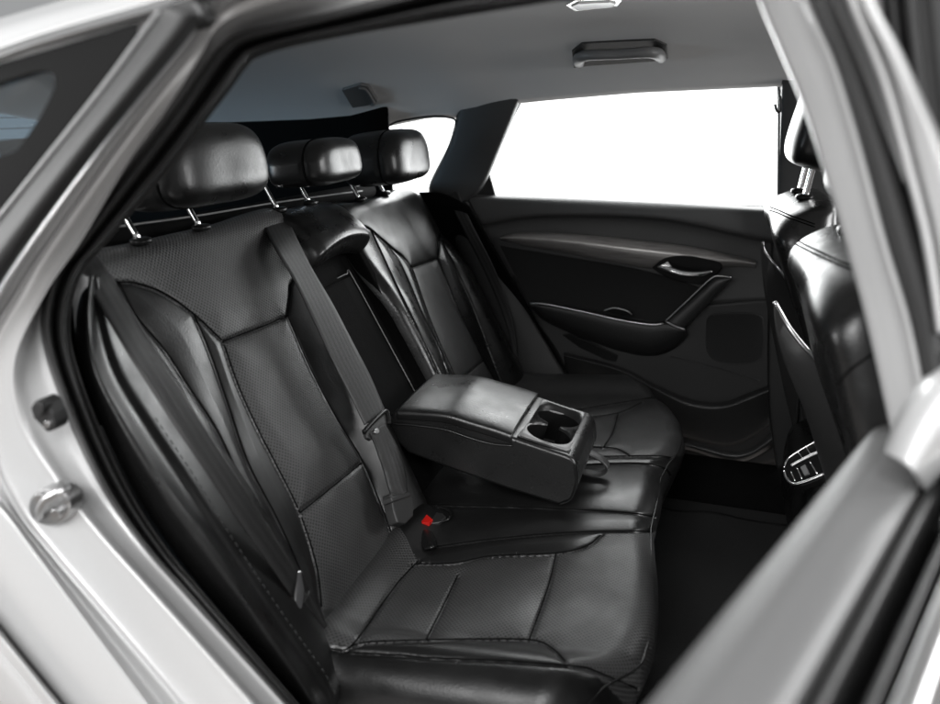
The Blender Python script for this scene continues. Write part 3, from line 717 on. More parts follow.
# near B pillar
P0 = [(740, -60), (758, 0), (780, 52), (803, 107), (824, 172), (845, 242), (866, 320), (884, 400), (897, 460), (908, 520), (922, 640)]
P1 = [(785, -60), (806, 0), (833, 61), (852, 120), (866, 170), (886, 245), (908, 318), (921, 380), (930, 440), (940, 510), (958, 630)]
P2 = [(808, -60), (833, 0), (856, 53), (876, 104), (896, 158), (918, 225), (936, 290), (950, 360), (962, 430), (972, 500), (990, 620)]
patch('door_pillar', [pxrow(mixc(P0, P1, .10), -.62), pxrow(mixc(P0, P1, .0), -.672), pxrow(mixc(P0, P1, .04), -.690), pxrow(mixc(P0, P1, .35), -.705), pxrow(mixc(P0, P1, .75), -.722), pxrow(mixc(P0, P1, .97), -.74), pxrow(mixc(P0, P1, 1.03), -.736), pxrow(mixc(P1, P2, .2), -.72)], 'paint', body, nu=90, nv=57, solid=.002)
patch('door_pillar_seal', [pxrow(mixc(P1, P2, .05), -.735), pxrow(mixc(P1, P2, .3), -.756), pxrow(mixc(P1, P2, .65), -.760), pxrow(mixc(P1, P2, .9), -.742), pxrow(mixc(P1, P2, 1.1), -.70), pxrow(mixc(P1, P2, 1.6), -.66)], 'rubber_grey', body, nu=80, nv=41, solid=.003)

# headliner
def head_z(X, Y):
    xs = [-1.7, -1.3, -.9, -.55, -.3, 0, .3, .7, 1.4]; xf_ = [-1.7, -1.3, -.9, -.56, -.44, -.35, -.24, -.17, -.12, 0, .3, .7, 1.4]
    zc = np.interp(X, xs, [1.20, 1.27, 1.34, 1.385, 1.405, 1.42, 1.428, 1.43, 1.43])
    zf = np.interp(X, xf_, [1.17, 1.17, 1.16, 1.166, 1.176, 1.201, 1.222, 1.222, 1.225, 1.262, 1.285, 1.302, 1.31])
    zn = np.interp(X, xs, [1.14, 1.17, 1.21, 1.25, 1.27, 1.315, 1.332, 1.35, 1.355])
    s = np.where(Y > 0, Y/.672, -Y/.70); e = np.where(Y > 0, zf, zn)
    return zc-(zc-e)*np.clip(s, 0, 1.0)**2.4
def headliner():
    xs = np.linspace(-1.42, 1.3, 90); ys = np.linspace(-.70, .672, 70); P = np.zeros((90, 70, 3))
    for i, x in enumerate(xs):
        P[i, :, 0] = x; P[i, :, 1] = ys; P[i, :, 2] = head_z(x, ys)
    return mesh('headliner', P.reshape(-1, 3), grid_faces(90, 70, True), 'liner', body, grid_uv(P), solid=.012, off=1)
headliner()
# grab handle, coat hook cover, roof lamp
def hang(x, y):
    v = ray(x, y); t = (-.66-CAM[1])/v[1]
    for k in range(160):
        p = CAM+ray(x, y)*t
        if p[2] > head_z(p[0], p[1])-.001: break
        t += .015
    lo, hi = t-.015, t
    for k in range(20):
        m = (lo+hi)/2; p = CAM+ray(x, y)*m
        if p[2] > head_z(p[0], p[1]): hi = m
        else: lo = m
    return CAM+ray(x, y)*lo
gh = thing('grab_handle', 'grey plastic grab handle folded flat against the headliner above the far door', 'grab handle', tuple(hang(620, 50)))
gp = [hang(579, 62), hang(581, 53)+np.array([0, -.02, -.012]), hang(592, 48)+np.array([0, -.03, -.016]), hang(620, 46)+np.array([0, -.032, -.018]), hang(648, 45)+np.array([0, -.03, -.016]), hang(658, 48)+np.array([0, -.02, -.012]), hang(661, 57)]
tube('grip', gp, [.013, .013, .011, .0105, .011, .013, .013], 'handle', gh, n=60, ns=14)
prism('recess', [hang(a, b)+np.array([0, -.003, -.003]) for a, b in [(572, 50), (582, 42), (655, 38.5), (667, 44), (668, 58), (658, 60), (588, 65), (574, 67)]], (0, .01, .01), 'pillar', gh, bevel=.002)
ch = thing('coat_hook', 'small grey folding hook cover in the headliner near the rear window', 'coat hook', tuple(hang(361, 95)))
cv = [(343, 88), (362, 82), (370, 84), (379, 99), (377, 102), (354, 106)]
prism('cover', [hang(a, b)+np.array([-.002, -.006, -.006]) for a, b in cv], (0, .012, .012), 'handle', ch, bevel=.003)
tube('hook_edge', [hang(a, b)+np.array([-.004, -.010, -.010]) for a, b in [(362, 84), (369, 86), (377, 99), (374, 101)]], .0035, 'handle', ch, n=24, ns=8)
rl = thing('roof_lamp', 'small chrome edged lamp set into the headliner at the top of the picture', 'lamp', tuple(hang(595, 3)))
lv = [(566, 2), (575, -3), (615, -6), (622, -2), (618, 3), (575, 8)]
prism('bezel', [hang(a, b)+np.array([0, -.002, -.006]) for a, b in lv], (0, .004, .012), 'chrome', rl, bevel=.002)
prism('lens', [hang(594+(a-594)*.8, 1+(b-1)*.6)+np.array([0, -.004, -.009]) for a, b in lv], (0, .004, .012), 'lens', rl, bevel=.001)

# far side: pillar trim, cargo wall, quarter window
c0 = [(460, 104), (450, 143), (430, 186), (436, 206)]
c1 = [(524, 92), (503, 143), (484, 186), (469, 200)]
cols_ = ((-.02, .668), (.01, .648), (.10, .640), (.5, .640), (.85, .650), (.96, .660), (1, .69))
patch('far_pillar_trim', [pxrow(mixc(c0, c1, t), y) for t, y in cols_], 'pillar', body, nu=40, nv=31, solid=.004)
c0 = [(436, 206), (462, 260), (492, 320), (512, 400)]
c1 = [(469, 200), (492, 255), (532, 315), (576, 388)]
patch('far_pillar_lower_trim', [pxrow(mixc(c0, c1, t), y) for t, y in cols_], 'plastic', body, nu=40, nv=31, solid=.004)
cw = [(-1.66, .62), (-1.0, .62), (-.37, .62)]
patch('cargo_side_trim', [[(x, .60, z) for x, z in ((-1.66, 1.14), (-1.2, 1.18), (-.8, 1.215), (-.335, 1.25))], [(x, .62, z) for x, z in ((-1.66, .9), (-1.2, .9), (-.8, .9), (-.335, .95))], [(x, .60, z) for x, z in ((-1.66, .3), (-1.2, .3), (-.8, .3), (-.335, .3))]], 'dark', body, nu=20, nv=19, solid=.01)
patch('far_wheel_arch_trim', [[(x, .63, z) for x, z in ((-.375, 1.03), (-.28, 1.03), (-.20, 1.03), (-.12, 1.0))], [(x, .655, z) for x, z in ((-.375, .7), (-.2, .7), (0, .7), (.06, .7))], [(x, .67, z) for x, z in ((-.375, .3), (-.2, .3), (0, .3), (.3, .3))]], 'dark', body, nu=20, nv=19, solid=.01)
qw = pxrow([(386, 129), (400, 121.5), (430, 116), (450, 116.5), (459, 121), (453, 142), (431, 190), (386, 200)], .665)
prism('quarter_window', qw, (0, .004, 0), 'glass', body, bevel=0)
tube('quarter_window_seal', pxrow([(388, 126), (400, 121), (430, 116.5), (449, 117.5), (456, 122.5), (451, 142), (430, 188)], .65), .003, 'rubber', body, n=60, ns=8)
# tailgate with rear window
patch('tailgate_lining', [[(-1.41, y, 1.26) for y in (-.7, -.3, .3, .62)], [(-1.43, y, 1.228) for y in (-.7, -.3, .3, .62)]], 'dark', body, nu=10, nv=5, solid=.01)
patch('tailgate_lower_lining', [[(-1.50, y, 1.02) for y in (-.7, -.3, .3, .62)], [(-1.54, y, .3) for y in (-.7, -.3, .3, .62)]], 'dark', body, nu=10, nv=5, solid=.01)
rw = patch('rear_window', [[(-1.43, y, 1.228) for y in (-.7, -.3, .3, .62)], [(-1.50, y, 1.02) for y in (-.7, -.3, .3, .62)]], 'daylight_glass', body, nu=10, nv=5, solid=.004)
V, Fc = [], []
for k in range(7):
    v, f = tube_vf([(-1.428-.010*k, -.68, 1.215-.030*k), (-1.428-.010*k, 0, 1.215-.030*k), (-1.428-.010*k, .6, 1.215-.030*k)], .0012, 6, 4, base=len(V)); V += v; Fc += f
mesh('heating_wires', V, Fc, 'dark', rw)
# near side inner wall behind the doorway (cargo side) and sill, far B pillar
patch('near_cargo_trim', [[(x, -.70, z) for x, z in ((-1.66, 1.0), (-1.0, .99), (-.6, 1.0), (-.42, 1.02))], [(x, -.70, .3) for x in (-1.66, -1.0, -.6, -.40)]], 'dark', body, nu=20, nv=8, solid=.01)
for nm_, mt_, b0 in (('far_door_pillar_trim', 'pillar', [(781, 80), (779, 140), (776, 205), (772, 232)]), ('far_door_pillar_lower_trim', 'plastic', [(772, 232), (768, 300), (768, 400), (776, 470)])):
    patch(nm_, [[at(x, y, Y=.68) for x, y in b0], [at(x+2, y, Y=.635) for x, y in b0], [at(x+8, y, Y=.62) for x, y in b0], [at(x+70, y, Y=.615) for x, y in b0], [at(x+150, y, Y=.62) for x, y in b0]], mt_, body, nu=40, nv=33, solid=.004)
patch('far_door_seal', [[at(x, y, Y=.665) for x, y in [(640, 433), (688, 441), (739, 452), (773, 431), (792, 405), (800, 370)]], [at(x, y, Y=.655) for x, y in [(640, 437), (688, 446), (739, 457), (777, 436), (797, 409), (806, 371)]], [at(x, y, Y=.67) for x, y in [(640, 441), (688, 450), (739, 462), (781, 440), (801, 412), (811, 373)]]], 'rubber', body, nu=60, nv=13, solid=.003)
patch('far_sill', [[(x, .66, .36) for x in (-.1, .3, .7, 1.2)], [(x, .60, .33) for x in (-.1, .3, .7, 1.2)], [(x, .56, .27) for x in (-.1, .3, .7, 1.2)]], 'dark', body, nu=20, nv=13, solid=.01)
patch('near_sill', [[(x, -.80, .30) for x in (0, .4, .8, 1.2)], [(x, -.78, .36) for x in (0, .4, .8, 1.2)], [(x, -.64, .36) for x in (0, .4, .8, 1.2)], [(x, -.60, .27) for x in (0, .4, .8, 1.2)]], 'paint', body, nu=20, nv=25, solid=.004)

# far belt hook on the pillar
hk = thing('pillar_hook', 'slim black hook on the front edge of the far window', 'hook', tuple(at(778, 105, Y=.64)))
tube('hook', [at(x, y, Y=.625) for x, y in [(775, 104), (776.5, 110), (779, 112), (781, 108), (780, 96)]], .003, 'plastic', hk, n=24, ns=8)
tube('stem', [at(x, y, Y=.63) for x, y in [(779.5, 90), (779, 120), (778, 200)]], .0025, 'handle', hk, n=20, ns=8)

# =================================================================== FAR DOOR
fd = thing('rear_door', 'closed far rear door with black padded lining, dark wood strip and bright window', 'car door', tuple(at(640, 430, Y=.7)))
rows = [pxrow([(468, 193.5), (560, 197), (670, 202), (782, 208)], .72), pxrow([(467.5, 195), (560, 198.5), (670, 203.5), (781, 209.5)], .69), pxrow([(467, 199), (560, 203), (670, 208), (780, 214)], .672), pxrow([(474, 214), (550, 211), (662, 214), (770, 232)], .664),
        pxrow([(480, 224), (545, 216), (660, 219), (766, 240)], .668), pxrow([(482, 228), (545, 219), (660, 223), (765, 243)], .690), pxrow([(484, 240), (560, 240), (660, 250), (763, 264)], .692),
        pxrow([(500, 275), (580, 290), (670, 305), (766, 300)], .694), pxrow([(532, 318), (600, 328), (680, 337), (768, 332)], .692), pxrow([(556, 350), (610, 365), (700, 370), (770, 385)], .690), pxrow([(572, 385), (640, 400), (700, 420), (776, 420)], .690), pxrow([(585, 420), (650, 450), (710, 475), (786, 460)], .70)]
for r_ in rows: r_.append(r_[-1]+np.array([.12, 0, 0]))
patch('door_lining', rows[:8], 'trim', fd, nu=110, nv=71, solid=.004)
patch('lower_lining', rows[7:], 'plastic', fd, nu=110, nv=41, solid=.004)
patch('outer_panel', [[(x, .745, 1.018) for x in (-.16, .2, .6, 1.0)], [(x, .76, .8) for x in (-.2, .2, .6, 1.0)], [(x, .76, .25) for x in (-.2, .2, .6, 1.0)]], 'plastic', fd, nu=20, nv=13, solid=.004)
# cloth insert
prism('cloth_insert', [at(x, y, Y=.688) for x, y in spline([(500, 246), (560, 256), (640, 270), (700, 288), (705, 296), (680, 316), (664, 322), (600, 312), (545, 302), (529, 300), (512, 270), (500, 246)], 60)[:-1]], (0, .01, 0), 'cloth', fd, bevel=.001)
u_ = [(500, 237), (520, 232.5), (570, 233.5), (620, 238), (688, 246), (740, 257), (757, 261)]
l_ = [(500, 239), (520, 245), (570, 254), (620, 264), (670, 270), (735, 267), (755, 268)]
patch('wood_strip', [pxrow(u_, .690), pxrow(mixc(u_, l_, .08), .676), pxrow(mixc(u_, l_, .4), .666), pxrow(mixc(u_, l_, .75), .670), pxrow(mixc(u_, l_, .96), .680), pxrow(l_, .690)], 'wood', fd, nu=80, nv=31, solid=.003)
hdl = prism('handle_recess', [at(x, y, Y=.664) for x, y in spline([(652, 268), (664, 258.5), (682, 255.5), (702, 258), (722, 264), (716, 275), (705, 284), (688, 283), (664, 276), (652, 268)], 40)[:-1]], (0, .03, 0), 'gloss', fd, bevel=.002)
tube('door_handle', [at(x, y, Y=Y) for x, y, Y in [(659, 267, .650), (668, 269, .640), (682, 273, .637), (698, 274, .640), (712, 271, .652)]], [.007, .013, .012, .012, .006], 'chrome', hdl, n=40, ns=14, sq=.6)
prism('lock_tab', [at(x, y, Y=.648) for x, y in [(657, 267), (668, 261.5), (673, 268), (665, 270)]], (0, .008, 0), 'chrome', hdl, bevel=.002)
au = [(529, 303), (545, 303), (580, 309), (620, 318), (650, 323), (667, 322), (684, 328)]
al = [(530, 306), (545, 321), (580, 337), (620, 351), (650, 356), (672, 350), (688, 336)]
ar = patch('door_armrest', [pxrow(au, .688), pxrow([(x, y-1) for x, y in au], .650), pxrow([(x, y+2) for x, y in au], .628), pxrow(mixc(au, al, .35), .624), pxrow(mixc(au, al, .7), .634), pxrow(mixc(au, al, .95), .66), pxrow(al, .69)], 'plastic', fd, nu=60, nv=43, solid=.003)
tube('armrest_trim', pxrow([(530, 303.5), (545, 304), (580, 311), (620, 320), (650, 324.5), (663, 323.5)], .622), .0022, 'satin', ar, n=60, ns=8)
pu = [(664, 322), (690, 299), (712, 279), (722, 276), (732, 278)]
pll = [(684, 329), (700, 313), (715, 297), (724, 288), (732, 279)]
pl_ = patch('pull_handle', [pxrow(pu, .665), pxrow(mixc(pu, pll, .08), .636), pxrow(mixc(pu, pll, .5), .628), pxrow(mixc(pu, pll, .92), .638), pxrow(pll, .675)], 'shell', fd, nu=40, nv=25, solid=.003)
tube('pull_handle_trim', pxrow([(665, 321.5), (690, 298), (711, 278.5), (720, 276), (731, 277.5)], .632), .0018, 'satin', pl_, n=40, ns=8)
tube('pull_handle_end_trim', pxrow([(666, 321.5), (675, 326), (685, 329.5)], .628), .0018, 'satin', pl_, n=20, ns=8)
sw = prism('window_switch', [at(x, y, Y=.626) for x, y in [(604, 311), (614, 308.5), (626, 311), (632, 315), (622, 315.5)]], (0, .02, 0), 'gloss', fd, bevel=.0015)
tube('switch_trim', pxrow([(604, 310.5), (614, 308), (626, 310.5), (632, 314.5)], .624), .0012, 'satin', sw, n=20, ns=6)
# speaker grille
sp_o = spline([(707, 322), (712, 315), (735, 313), (758, 315), (763, 323), (763, 350), (757, 361), (735, 364), (715, 360), (707, 348), (707, 322)], 48)[:-1]
prism('speaker_grille', [at(x, y, Y=.684) for x, y in sp_o], (0, .01, 0), 'cloth', fd, bevel=.002)
tube('speaker_rim', [at(x, y, Y=.686) for x, y in np.vstack([sp_o, sp_o[:1]])], .0016, 'plastic', fd, n=90, ns=8)
# storage pocket and lower lip
pk_u = [(562, 334), (607, 356), (640, 370), (671, 356), (715, 368), (762, 381)]
tube('lining_groove_edge', pxrow([(671, 357), (690, 361), (720, 369), (760, 381)], .686), .0018, 'plastic', fd, n=40, ns=8)
patch('door_pocket', [pxrow([(564, 352), (620, 367), (654, 384), (690, 399), (722, 402), (748, 393), (772, 384)], .672), pxrow([(564, 355), (620, 370), (654, 388), (690, 404), (722, 407), (749, 398), (773, 388)], .652), pxrow([(564, 358), (618, 374), (652, 393), (688, 411), (722, 414), (752, 404), (775, 392)], .656), pxrow([(566, 372), (616, 396), (650, 424), (688, 438), (730, 446), (764, 430), (782, 410)], .69)], 'plastic', fd, nu=70, nv=25, solid=.003)
prism('storage_slot', [at(x, y, Y=.684) for x, y in [(562, 335), (572, 334), (598, 346), (618, 356), (616, 362), (606, 360), (580, 348)]], (0, .01, 0), 'gloss', fd, bevel=.002)
# window pane, frame and small fixed corner panel
wn = pxrow([(493, 193), (488, 175), (500, 146), (520, 104), (640, 92), (760, 82), (776, 84), (780, 100), (780, 208)], .712)
prism('window_glass', wn, (0, .004, 0), 'glass', fd, bevel=0)
prism('corner_panel', [at(x, y, Y=.70) for x, y in [(466, 198), (478, 182), (487, 166), (496, 198)]], (0, .01, 0), 'plastic', fd, bevel=.001)
tube('window_frame', pxrow([(471, 194), (484, 176), (502, 141), (519, 104.5), (528, 101), (640, 91), (758, 81.5), (774, 83), (779, 90), (779, 207)], .70), .0042, 'rubber', fd, n=140, ns=8)

# =================================================================== FRONT SEATS
def front_seat(cy, label, shell_rows, stitch_pts, loc, up=0.):
    t = thing('front_seat', label, 'car seat', loc, 'front seats')
    zs = [.45, .55, .65, .75, .85, .93, .99, 1.03, 1.06, 1.08, 1.088, 1.090]
    P = []
    for k, z in enumerate(zs):
        rx = .588+.39*max(0, 1.02-z)+(.0 if z < 1.03 else .012*((z-1.03)/.06)**2*3)
        f = math.sqrt(max(0, 1-((z-1.0)/.0905)**2)) if z > 1.0 else 1
        hw = (.235 if z < .9 else .235-.02*(z-.9)/.19)*(f*.28+.72 if z > 1.0 else 1); ht = .07*max(f, .02)
        if z > 1.085: hw *= .8 if z < 1.089 else .3
        cx = rx+.07
        ring = []
        for j in range(56):
            a = 2*math.pi*j/56; d = np.array([math.cos(a), math.sin(a)]); s = (np.abs(d)**3.8).sum()**(-1/3.8)
            yy = d[1]*s
            ring.append([cx+d[0]*s*ht+(.045*(1-yy*yy) if d[0] < 0 else .0)*(1 if z < .98 else max(0, (1.06-z)/.08)), cy+yy*hw, z])
        P.append(ring)
    P = cr(np.array(P), np.linspace(0, len(zs)-1, 70)); P[..., 2] += up*sm(.85, 1.0, P[..., 2])
    V = P.reshape(-1, 3); ctr = P.mean(1, keepdims=True)
    nn = (P-ctr).reshape(-1, 3); nn /= np.linalg.norm(nn, axis=1)[:, None]+1e-9
    V = noise_disp(V, nn, .004, 9., cy*5)
    Fb = grid_faces(70, 56, closed=True)
    mesh('backrest', V, Fb+[tuple(range(69*56, 70*56))], 'leather', t)
    bv = BVHTree.FromPolygons([tuple(v) for v in V], Fb); SV, SF = [], []
    for ln_ in stitch_pts or []:
        seg = [np.array(h[0]) for h in (bv.ray_cast(Vector(CAM), Vector(ray(x, y))) for x, y in spline(ln_, 40)) if h[0] is not None]
        if len(seg) > 4: v, f = tube_vf(seg, .0013, 6, 40, base=len(SV)); SV += v; SF += f
    if SV: mesh('seam', SV, SF, 'seam', t)
    seat_b = superbox((.98, cy, .46), (.27, .25, .10), 5, 40, 20)
    mesh('seat_base', *seat_b, 'leather', t)
    # headrest with toothed posts
    h = headrest((.692, cy, 1.235), (.058, .125, .098), -.20, 'headrest', t, mat='side')
    for s in (-1, 1): post(h, np.array([.662, cy+s*.06, 1.06]), np.array([.676, cy+s*.06, 1.18]), .0062)
    for s in (-1, 1):
        V, Fc = superbox((.664, cy+s*.06, 1.088+up), (.016, .018, .007), 3, 24, 10); mesh('post_guide', V, Fc, 'gloss', t)
    patch('back_shell', shell_rows, 'shell', t, nu=50, nv=31, solid=.006)
    tube('shell_edge', shell_rows[-1], .0035, 'satin', t, n=60, ns=8)
    return t
lip = [(774.5, 302), (780, 312), (790, 329), (806, 349), (824, 367), (852, 397), (866, 420), (880, 450)]
lipY = [-.122, -.123, -.128, -.150, -.19, -.25, -.28, -.31]
out = [(773.5, 304), (775.5, 320), (779, 338), (786, 364), (796, 390), (806, 416), (820, 462), (835, 510)]
e_lip = [at(x, y, Y=Y) for (x, y), Y in zip(lip, lipY)]; e_out = [at(x, y, Y=Y) for (x, y), Y in zip(out, [-.122, -.12, -.118, -.116, -.115, -.115, -.115, -.115])]
mid_ = [(a+b)/2+np.array([-.012, 0, 0])*min(1, k/3) for k, (a, b) in enumerate(zip(e_lip, e_out))]
ns_ = front_seat(-.36, 'black leather front seat nearest the camera with satin back shell, seen behind the white pillar', [[p+np.array([.03, .004, 0])*min(1, k/2) for k, p in enumerate(e_out)], e_out, mid_, e_lip], [[(786, 246), (793, 239.5), (812, 248), (842, 262), (870, 272)], [(785, 250), (792, 243.5), (811, 252), (842, 266), (870, 276)], [(838, 384), (850, 370), (876, 352), (890, 346)]], (.85, -.36, .28), .022)
lip2 = [at(x, y, Y=Y) for x, y, Y in [(762.5, 242, .60), (764, 250, .60), (770, 259, .598), (776, 266, .59), (781, 272, .57), (796, 292, .52), (812, 318, .46)]]
out2 = [at(x, y, Y=Y) for x, y, Y in [(762, 243, .602), (761, 258, .602), (763, 275, .602), (766, 300, .602), (774, 340, .60), (784, 390, .60), (796, 440, .60)]]
front_seat(.36, 'black leather front seat on the far side with chrome headrest posts beside the window', [[p+np.array([.03, .004, 0])*min(1, k/2) for k, p in enumerate(out2)], out2, [(a+b)/2+np.array([-.008, 0, 0])*min(1, k/3) for k, (a, b) in enumerate(zip(lip2, out2))], lip2], [[(770, 207), (778, 210), (792, 216), (815, 224)], [(769, 210), (778, 213), (792, 219), (815, 227)]], (.85, .36, .28))

# =================================================================== CENTRE CONSOLE
cs_ = thing('centre_console', 'black centre console end between the front seats with chrome framed air vents', 'console', (.9, 0, .28))
box('console_body', (.695, -.09, .28), (1.25, .11, .64), 'dark', cs_, bevel=.02)
XC = .694
NV = np.array([-.55, -.45, .70]); NV /= np.linalg.norm(NV); PV = at(800, 465, Y=.0)
def xc(x, y, o=0.): return plane(x, y, NV, NV@PV+o)
vent = prism('vent_housing', [xc(*p) for p in spline([(783, 470), (786, 460), (797, 450), (812, 443), (826, 438), (826, 472), (812, 482), (797, 486), (787, 480), (783, 470)], 40)[:-1]], tuple(-NV*.03), 'gloss', cs_, bevel=.002)
tube('vent_chrome', [xc(x, y, .003) for x, y in [(784, 468), (788, 459), (799, 451), (813, 443), (824, 439)]], .0018, 'chrome', vent, n=30, ns=6)
tube('vent_chrome', [xc(x, y, .003) for x, y in [(784, 471), (787, 479), (793, 484), (800, 483), (812, 479), (824, 474)]], .0026, 'chrome', vent, n=30, ns=6)
tube('vent_bar', [xc(x, y, .003) for x, y in [(791, 466), (800, 461), (812, 455), (822, 451)]], .0028, 'satin', vent, n=20, ns=8)
for a, b in (((791, 472), (795, 481)), ((797, 468), (802, 479)), ((810, 462), (817, 474)), ((798, 452), (803, 459)), ((806, 447), (811, 455))):
    tube('vent_vane', [xc(*a, .003), xc((a[0]+b[0])/2, (a[1]+b[1])/2, .003), xc(*b, .003)], .0013, 'chrome', vent, n=6, ns=6)
prism('button_plate', [xc(x, y, .004) for x, y in [(800, 467), (805, 464), (809, 473), (804, 475)]], tuple(-NV*.01), 'tray', vent, bevel=.0008)

# cargo blind behind the backrest
bl = thing('cargo_blind', 'dark cargo cover roller with a bright edge behind the rear headrests', 'cargo cover', (-.36, 0, 1.03))
tube('roller', [(-.37, -.62, 1.058), (-.37, 0, 1.048), (-.37, .55, 1.04)], .02, 'dark', bl, n=12, ns=20)
tube('edge_bar', [at(x, y, X=-.335) for x, y in [(116, 227), (202, 215), (270, 203.5), (330, 195), (362, 191)]], .0019, 'handle', bl, n=30, ns=8)

# =================================================================== OPEN NEAR DOOR
od = thing('rear_door', 'open rear door in the foreground, seen along its grey window ledge', 'car door', (.66, -.78, .3))
H0, H1 = np.array([.637, -.70]), np.array([.335, -1.46])        # inner edge of the window ledge in plan
dd = (H1-H0)/np.linalg.norm(H1-H0); pp = np.array([-dd[1], dd[0]]); pp = pp if pp[0] > 0 else -pp
Ld = np.linalg.norm(H1-H0)
def dp(s, w, z): q = H0+dd*Ld*s+pp*w; return np.array([q[0], q[1], z])
ss = (-.06, .2, .45, .7, 1.0)
ln = lambda w, z: [dp(s, w, z) for s in ss]
patch('door_lining', [ln(-.035, .45), ln(-.035, .75), ln(-.022, .93), ln(-.008, .985), ln(.012, 1.001), ln(.030, 1.0), ln(.044, .995), ln(.048, .985), ln(.048, .93)], 'ledge', od, nu=30, nv=73, solid=.003)
patch('glass_slot_seal', [ln(.048, .94), ln(.050, .986), ln(.060, .986), ln(.064, .95), ln(.070, .95), ln(.072, .992), ln(.078, .992), ln(.080, .95)], 'rubber', od, nu=30, nv=50, solid=.002)
patch('belt_moulding', [ln(.080, .95), ln(.081, .992), ln(.086, .999), ln(.094, .997), ln(.097, .985), ln(.098, .95)], 'satin', od, nu=30, nv=40, solid=.002)
patch('outer_panel', [ln(.098, .955), ln(.110, .93), ln(.120, .80), ln(.12, .45)], 'rubber', od, nu=30, nv=30, solid=.002)
# front edge of the window frame rising from the hinge side
f0 = [(864, -40), (866, 0), (894, 61), (905, 95), (922, 160), (941, 240), (955, 320)]
f1 = [(850, -40), (860, 0), (885, 61), (898, 100), (914, 160), (934, 240), (948, 330)]
f2 = [(866, -40), (870, 0), (896, 50), (914, 90), (936, 140), (958, 200), (985, 300)]
patch('window_frame', [pxrow([(x-13, y+4) for x, y in f1], -.74), pxrow([(x-10, y+3) for x, y in f1], -.775), pxrow([(x-3, y) for x, y in f1], -.778), pxrow(f1, -.765), pxrow([(x+3, y) for x, y in f1], -.775), pxrow(mixc(f1, f2, .4), -.79), pxrow(mixc(f1, f2, .9), -.80), pxrow(f2, -.79), pxrow([(x+6, y) for x, y in f2], -.76)], 'paint', od, nu=60, nv=57, solid=.003)

patch('frame_foot', [pxrow([(884, 452), (892, 428), (905, 402), (925, 376), (968, 346)], -.745), pxrow([(888, 454), (897, 432), (911, 406), (930, 380), (971, 350)], -.772), pxrow([(902, 462), (914, 438), (930, 412), (948, 390), (985, 366)], -.795), pxrow([(916, 474), (930, 452), (946, 430), (964, 410), (1000, 388)], -.800), pxrow([(924, 488), (940, 468), (956, 448), (974, 428), (1010, 405)], -.775), pxrow([(926, 496), (943, 476), (960, 456), (978, 436), (1014, 412)], -.735)], 'paint', od, nu=30, nv=37, solid=.003)
fdn = thing('front_door', 'black front door post trim standing just beyond the white door pillar', 'car door', (.85, -.8, .3))
xs_ = [(898, .72), (906, .745), (912, .742), (915, .72), (919, .742), (930, .748), (936, .72), (955, .725), (1010, .72)]
patch('post_trim', [[at(x+dx, y, Y=-w) for dx, y in ((-22, -60), (-10, 60), (6, 180), (26, 330), (40, 460))] for x, w in xs_], 'rubber_grey', fdn, nu=30, nv=49, solid=.003)
# =================================================================== SETTING
def sheet(name, lo, hi, z, mat, n=2):
    xs = np.linspace(lo[0], hi[0], n); ys = np.linspace(lo[1], hi[1], n)
    V = [(x, y, z) for y in ys for x in xs]
    return structure(mesh(name, V, grid_faces(n, n), mat, None, smooth=False))
sheet('floor', (-1.75, -.64), (1.6, .62), .272, 'carpet')
sheet('ground', (-12, -12), (12, 12), 0, 'ground')
mat_ = patch('floor_mat', [[(x, y, .279+.006*math.sin(x*31+y*17)) for x in np.linspace(.40, .98, 8)] for y in np.linspace(-.5, .5, 9)], 'carpet', None, nu=60, nv=60, solid=.008)
mat_['label'] = 'black carpet mat lying in the dark rear footwell'; mat_['category'] = 'floor mat'
wl_ = thing('garage_wall', 'dark grey ribbed garage wall far off beyond the open door', 'wall', (4, 2, 0))
for k in range(9):
    box('wall_panel', (3.4+.02*(k % 2), 1.2+k*.42, 0), (3.6, 1.2+k*.42+.40, 3.2), 'wallm', wl_, bevel=.01)

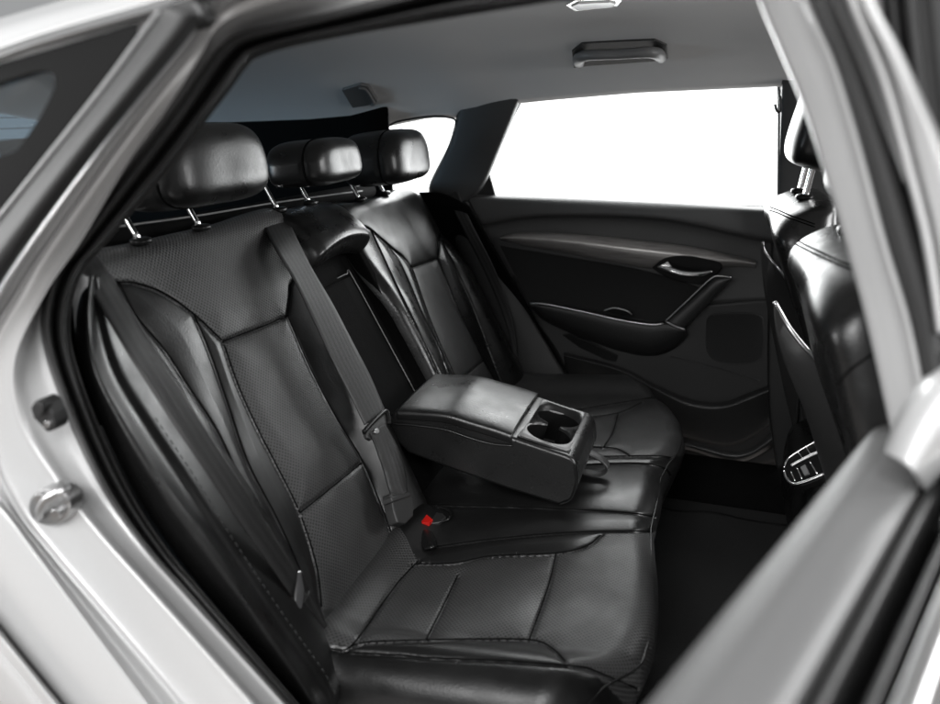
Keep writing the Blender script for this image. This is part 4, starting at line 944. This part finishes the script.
# =================================================================== LIGHT
W = bpy.data.worlds.new('World'); S.world = W; W.use_nodes = True
bg = W.node_tree.nodes['Background']; bg.inputs[0].default_value = (.97, .985, 1.0, 1); bg.inputs[1].default_value = .35
def area(name, loc, target, sx, sy, e, col=(1, 1, 1)):
    l = bpy.data.lights.new(name, 'AREA'); l.shape = 'RECTANGLE'; l.size = sx; l.size_y = sy; l.energy = e; l.color = col
    o = bpy.data.objects.new(name, l); COL.objects.link(o); o.location = loc
    o.rotation_euler = (Vector(target)-Vector(loc)).to_track_quat('-Z', 'Y').to_euler(); return o
area('far_outside_fill', (.3, 2.75, 2.9), (.3, 0, 2.9), 4.4, 4.8, 430)  # unseen lamp added to carry the bright outside into the cabin
area('ceiling_softbox', (.7, -2.5, 2.35), (.2, .1, .6), 1.8, .8, 72)
area('side_softbox', (-.4, -3.0, 2.1), (.1, -.6, 1.2), 1.6, 1.2, 36)
area('rear_side_softbox', (-2.6, -1.45, 1.5), (.6, -.7, 1.1), .9, 1.4, 105)
area('floor_bounce_fill', (.45, -1.75, .12), (.35, -.72, 1.3), 1.2, .5, 4)  # unseen lamp added low down to lift the roof rail, like floor bounce
area('windscreen_softbox', (2.5, .15, 1.6), (0, .1, .95), 1.5, .8, 60)
m_, nt_, b_ = new_mat('glowing_white_backdrop'); b_.inputs['Base Color'].default_value = rgb(.9)
b_.inputs['Emission Color'].default_value = (1, 1, 1, 1); b_.inputs['Emission Strength'].default_value = 1.9  # emission stands in for the bright white outside the far windows
M['backdrop'] = m_
bd_ = [[(x, 2.9, z) for x in np.linspace(-1.75, 3.2, 6)] for z in (0.02, 2.0, 4.0, 6.0)]
structure(patch('backdrop', bd_, 'backdrop', None, nu=12, nv=8, solid=.02))

# =================================================================== CAMERA
cd = bpy.data.cameras.new('Camera'); co_ = bpy.data.objects.new('Camera', cd); COL.objects.link(co_)
cd.sensor_width = 36; cd.sensor_fit = 'HORIZONTAL'; cd.lens = F/940*36; cd.clip_start = .02; cd.clip_end = 200
mw = Matrix.Identity(4)
for k in range(3): mw[k][0], mw[k][1], mw[k][2], mw[k][3] = R[0][k], R[1][k], -R[2][k], CAM[k]
co_.matrix_world = mw
cd.dof.use_dof = True; cd.dof.focus_distance = 1.45; cd.dof.aperture_fstop = cd.lens/9.5
S.camera = co_
S.view_settings.view_transform = 'Standard'; S.view_settings.look = 'None'; S.view_settings.exposure = 0; S.view_settings.gamma = 1
S.cycles.use_denoising = True; S.cycles.denoising_prefilter = 'ACCURATE'; S.cycles.sample_clamp_indirect = 4
S.cycles.max_bounces = 8; S.cycles.transparent_max_bounces = 8
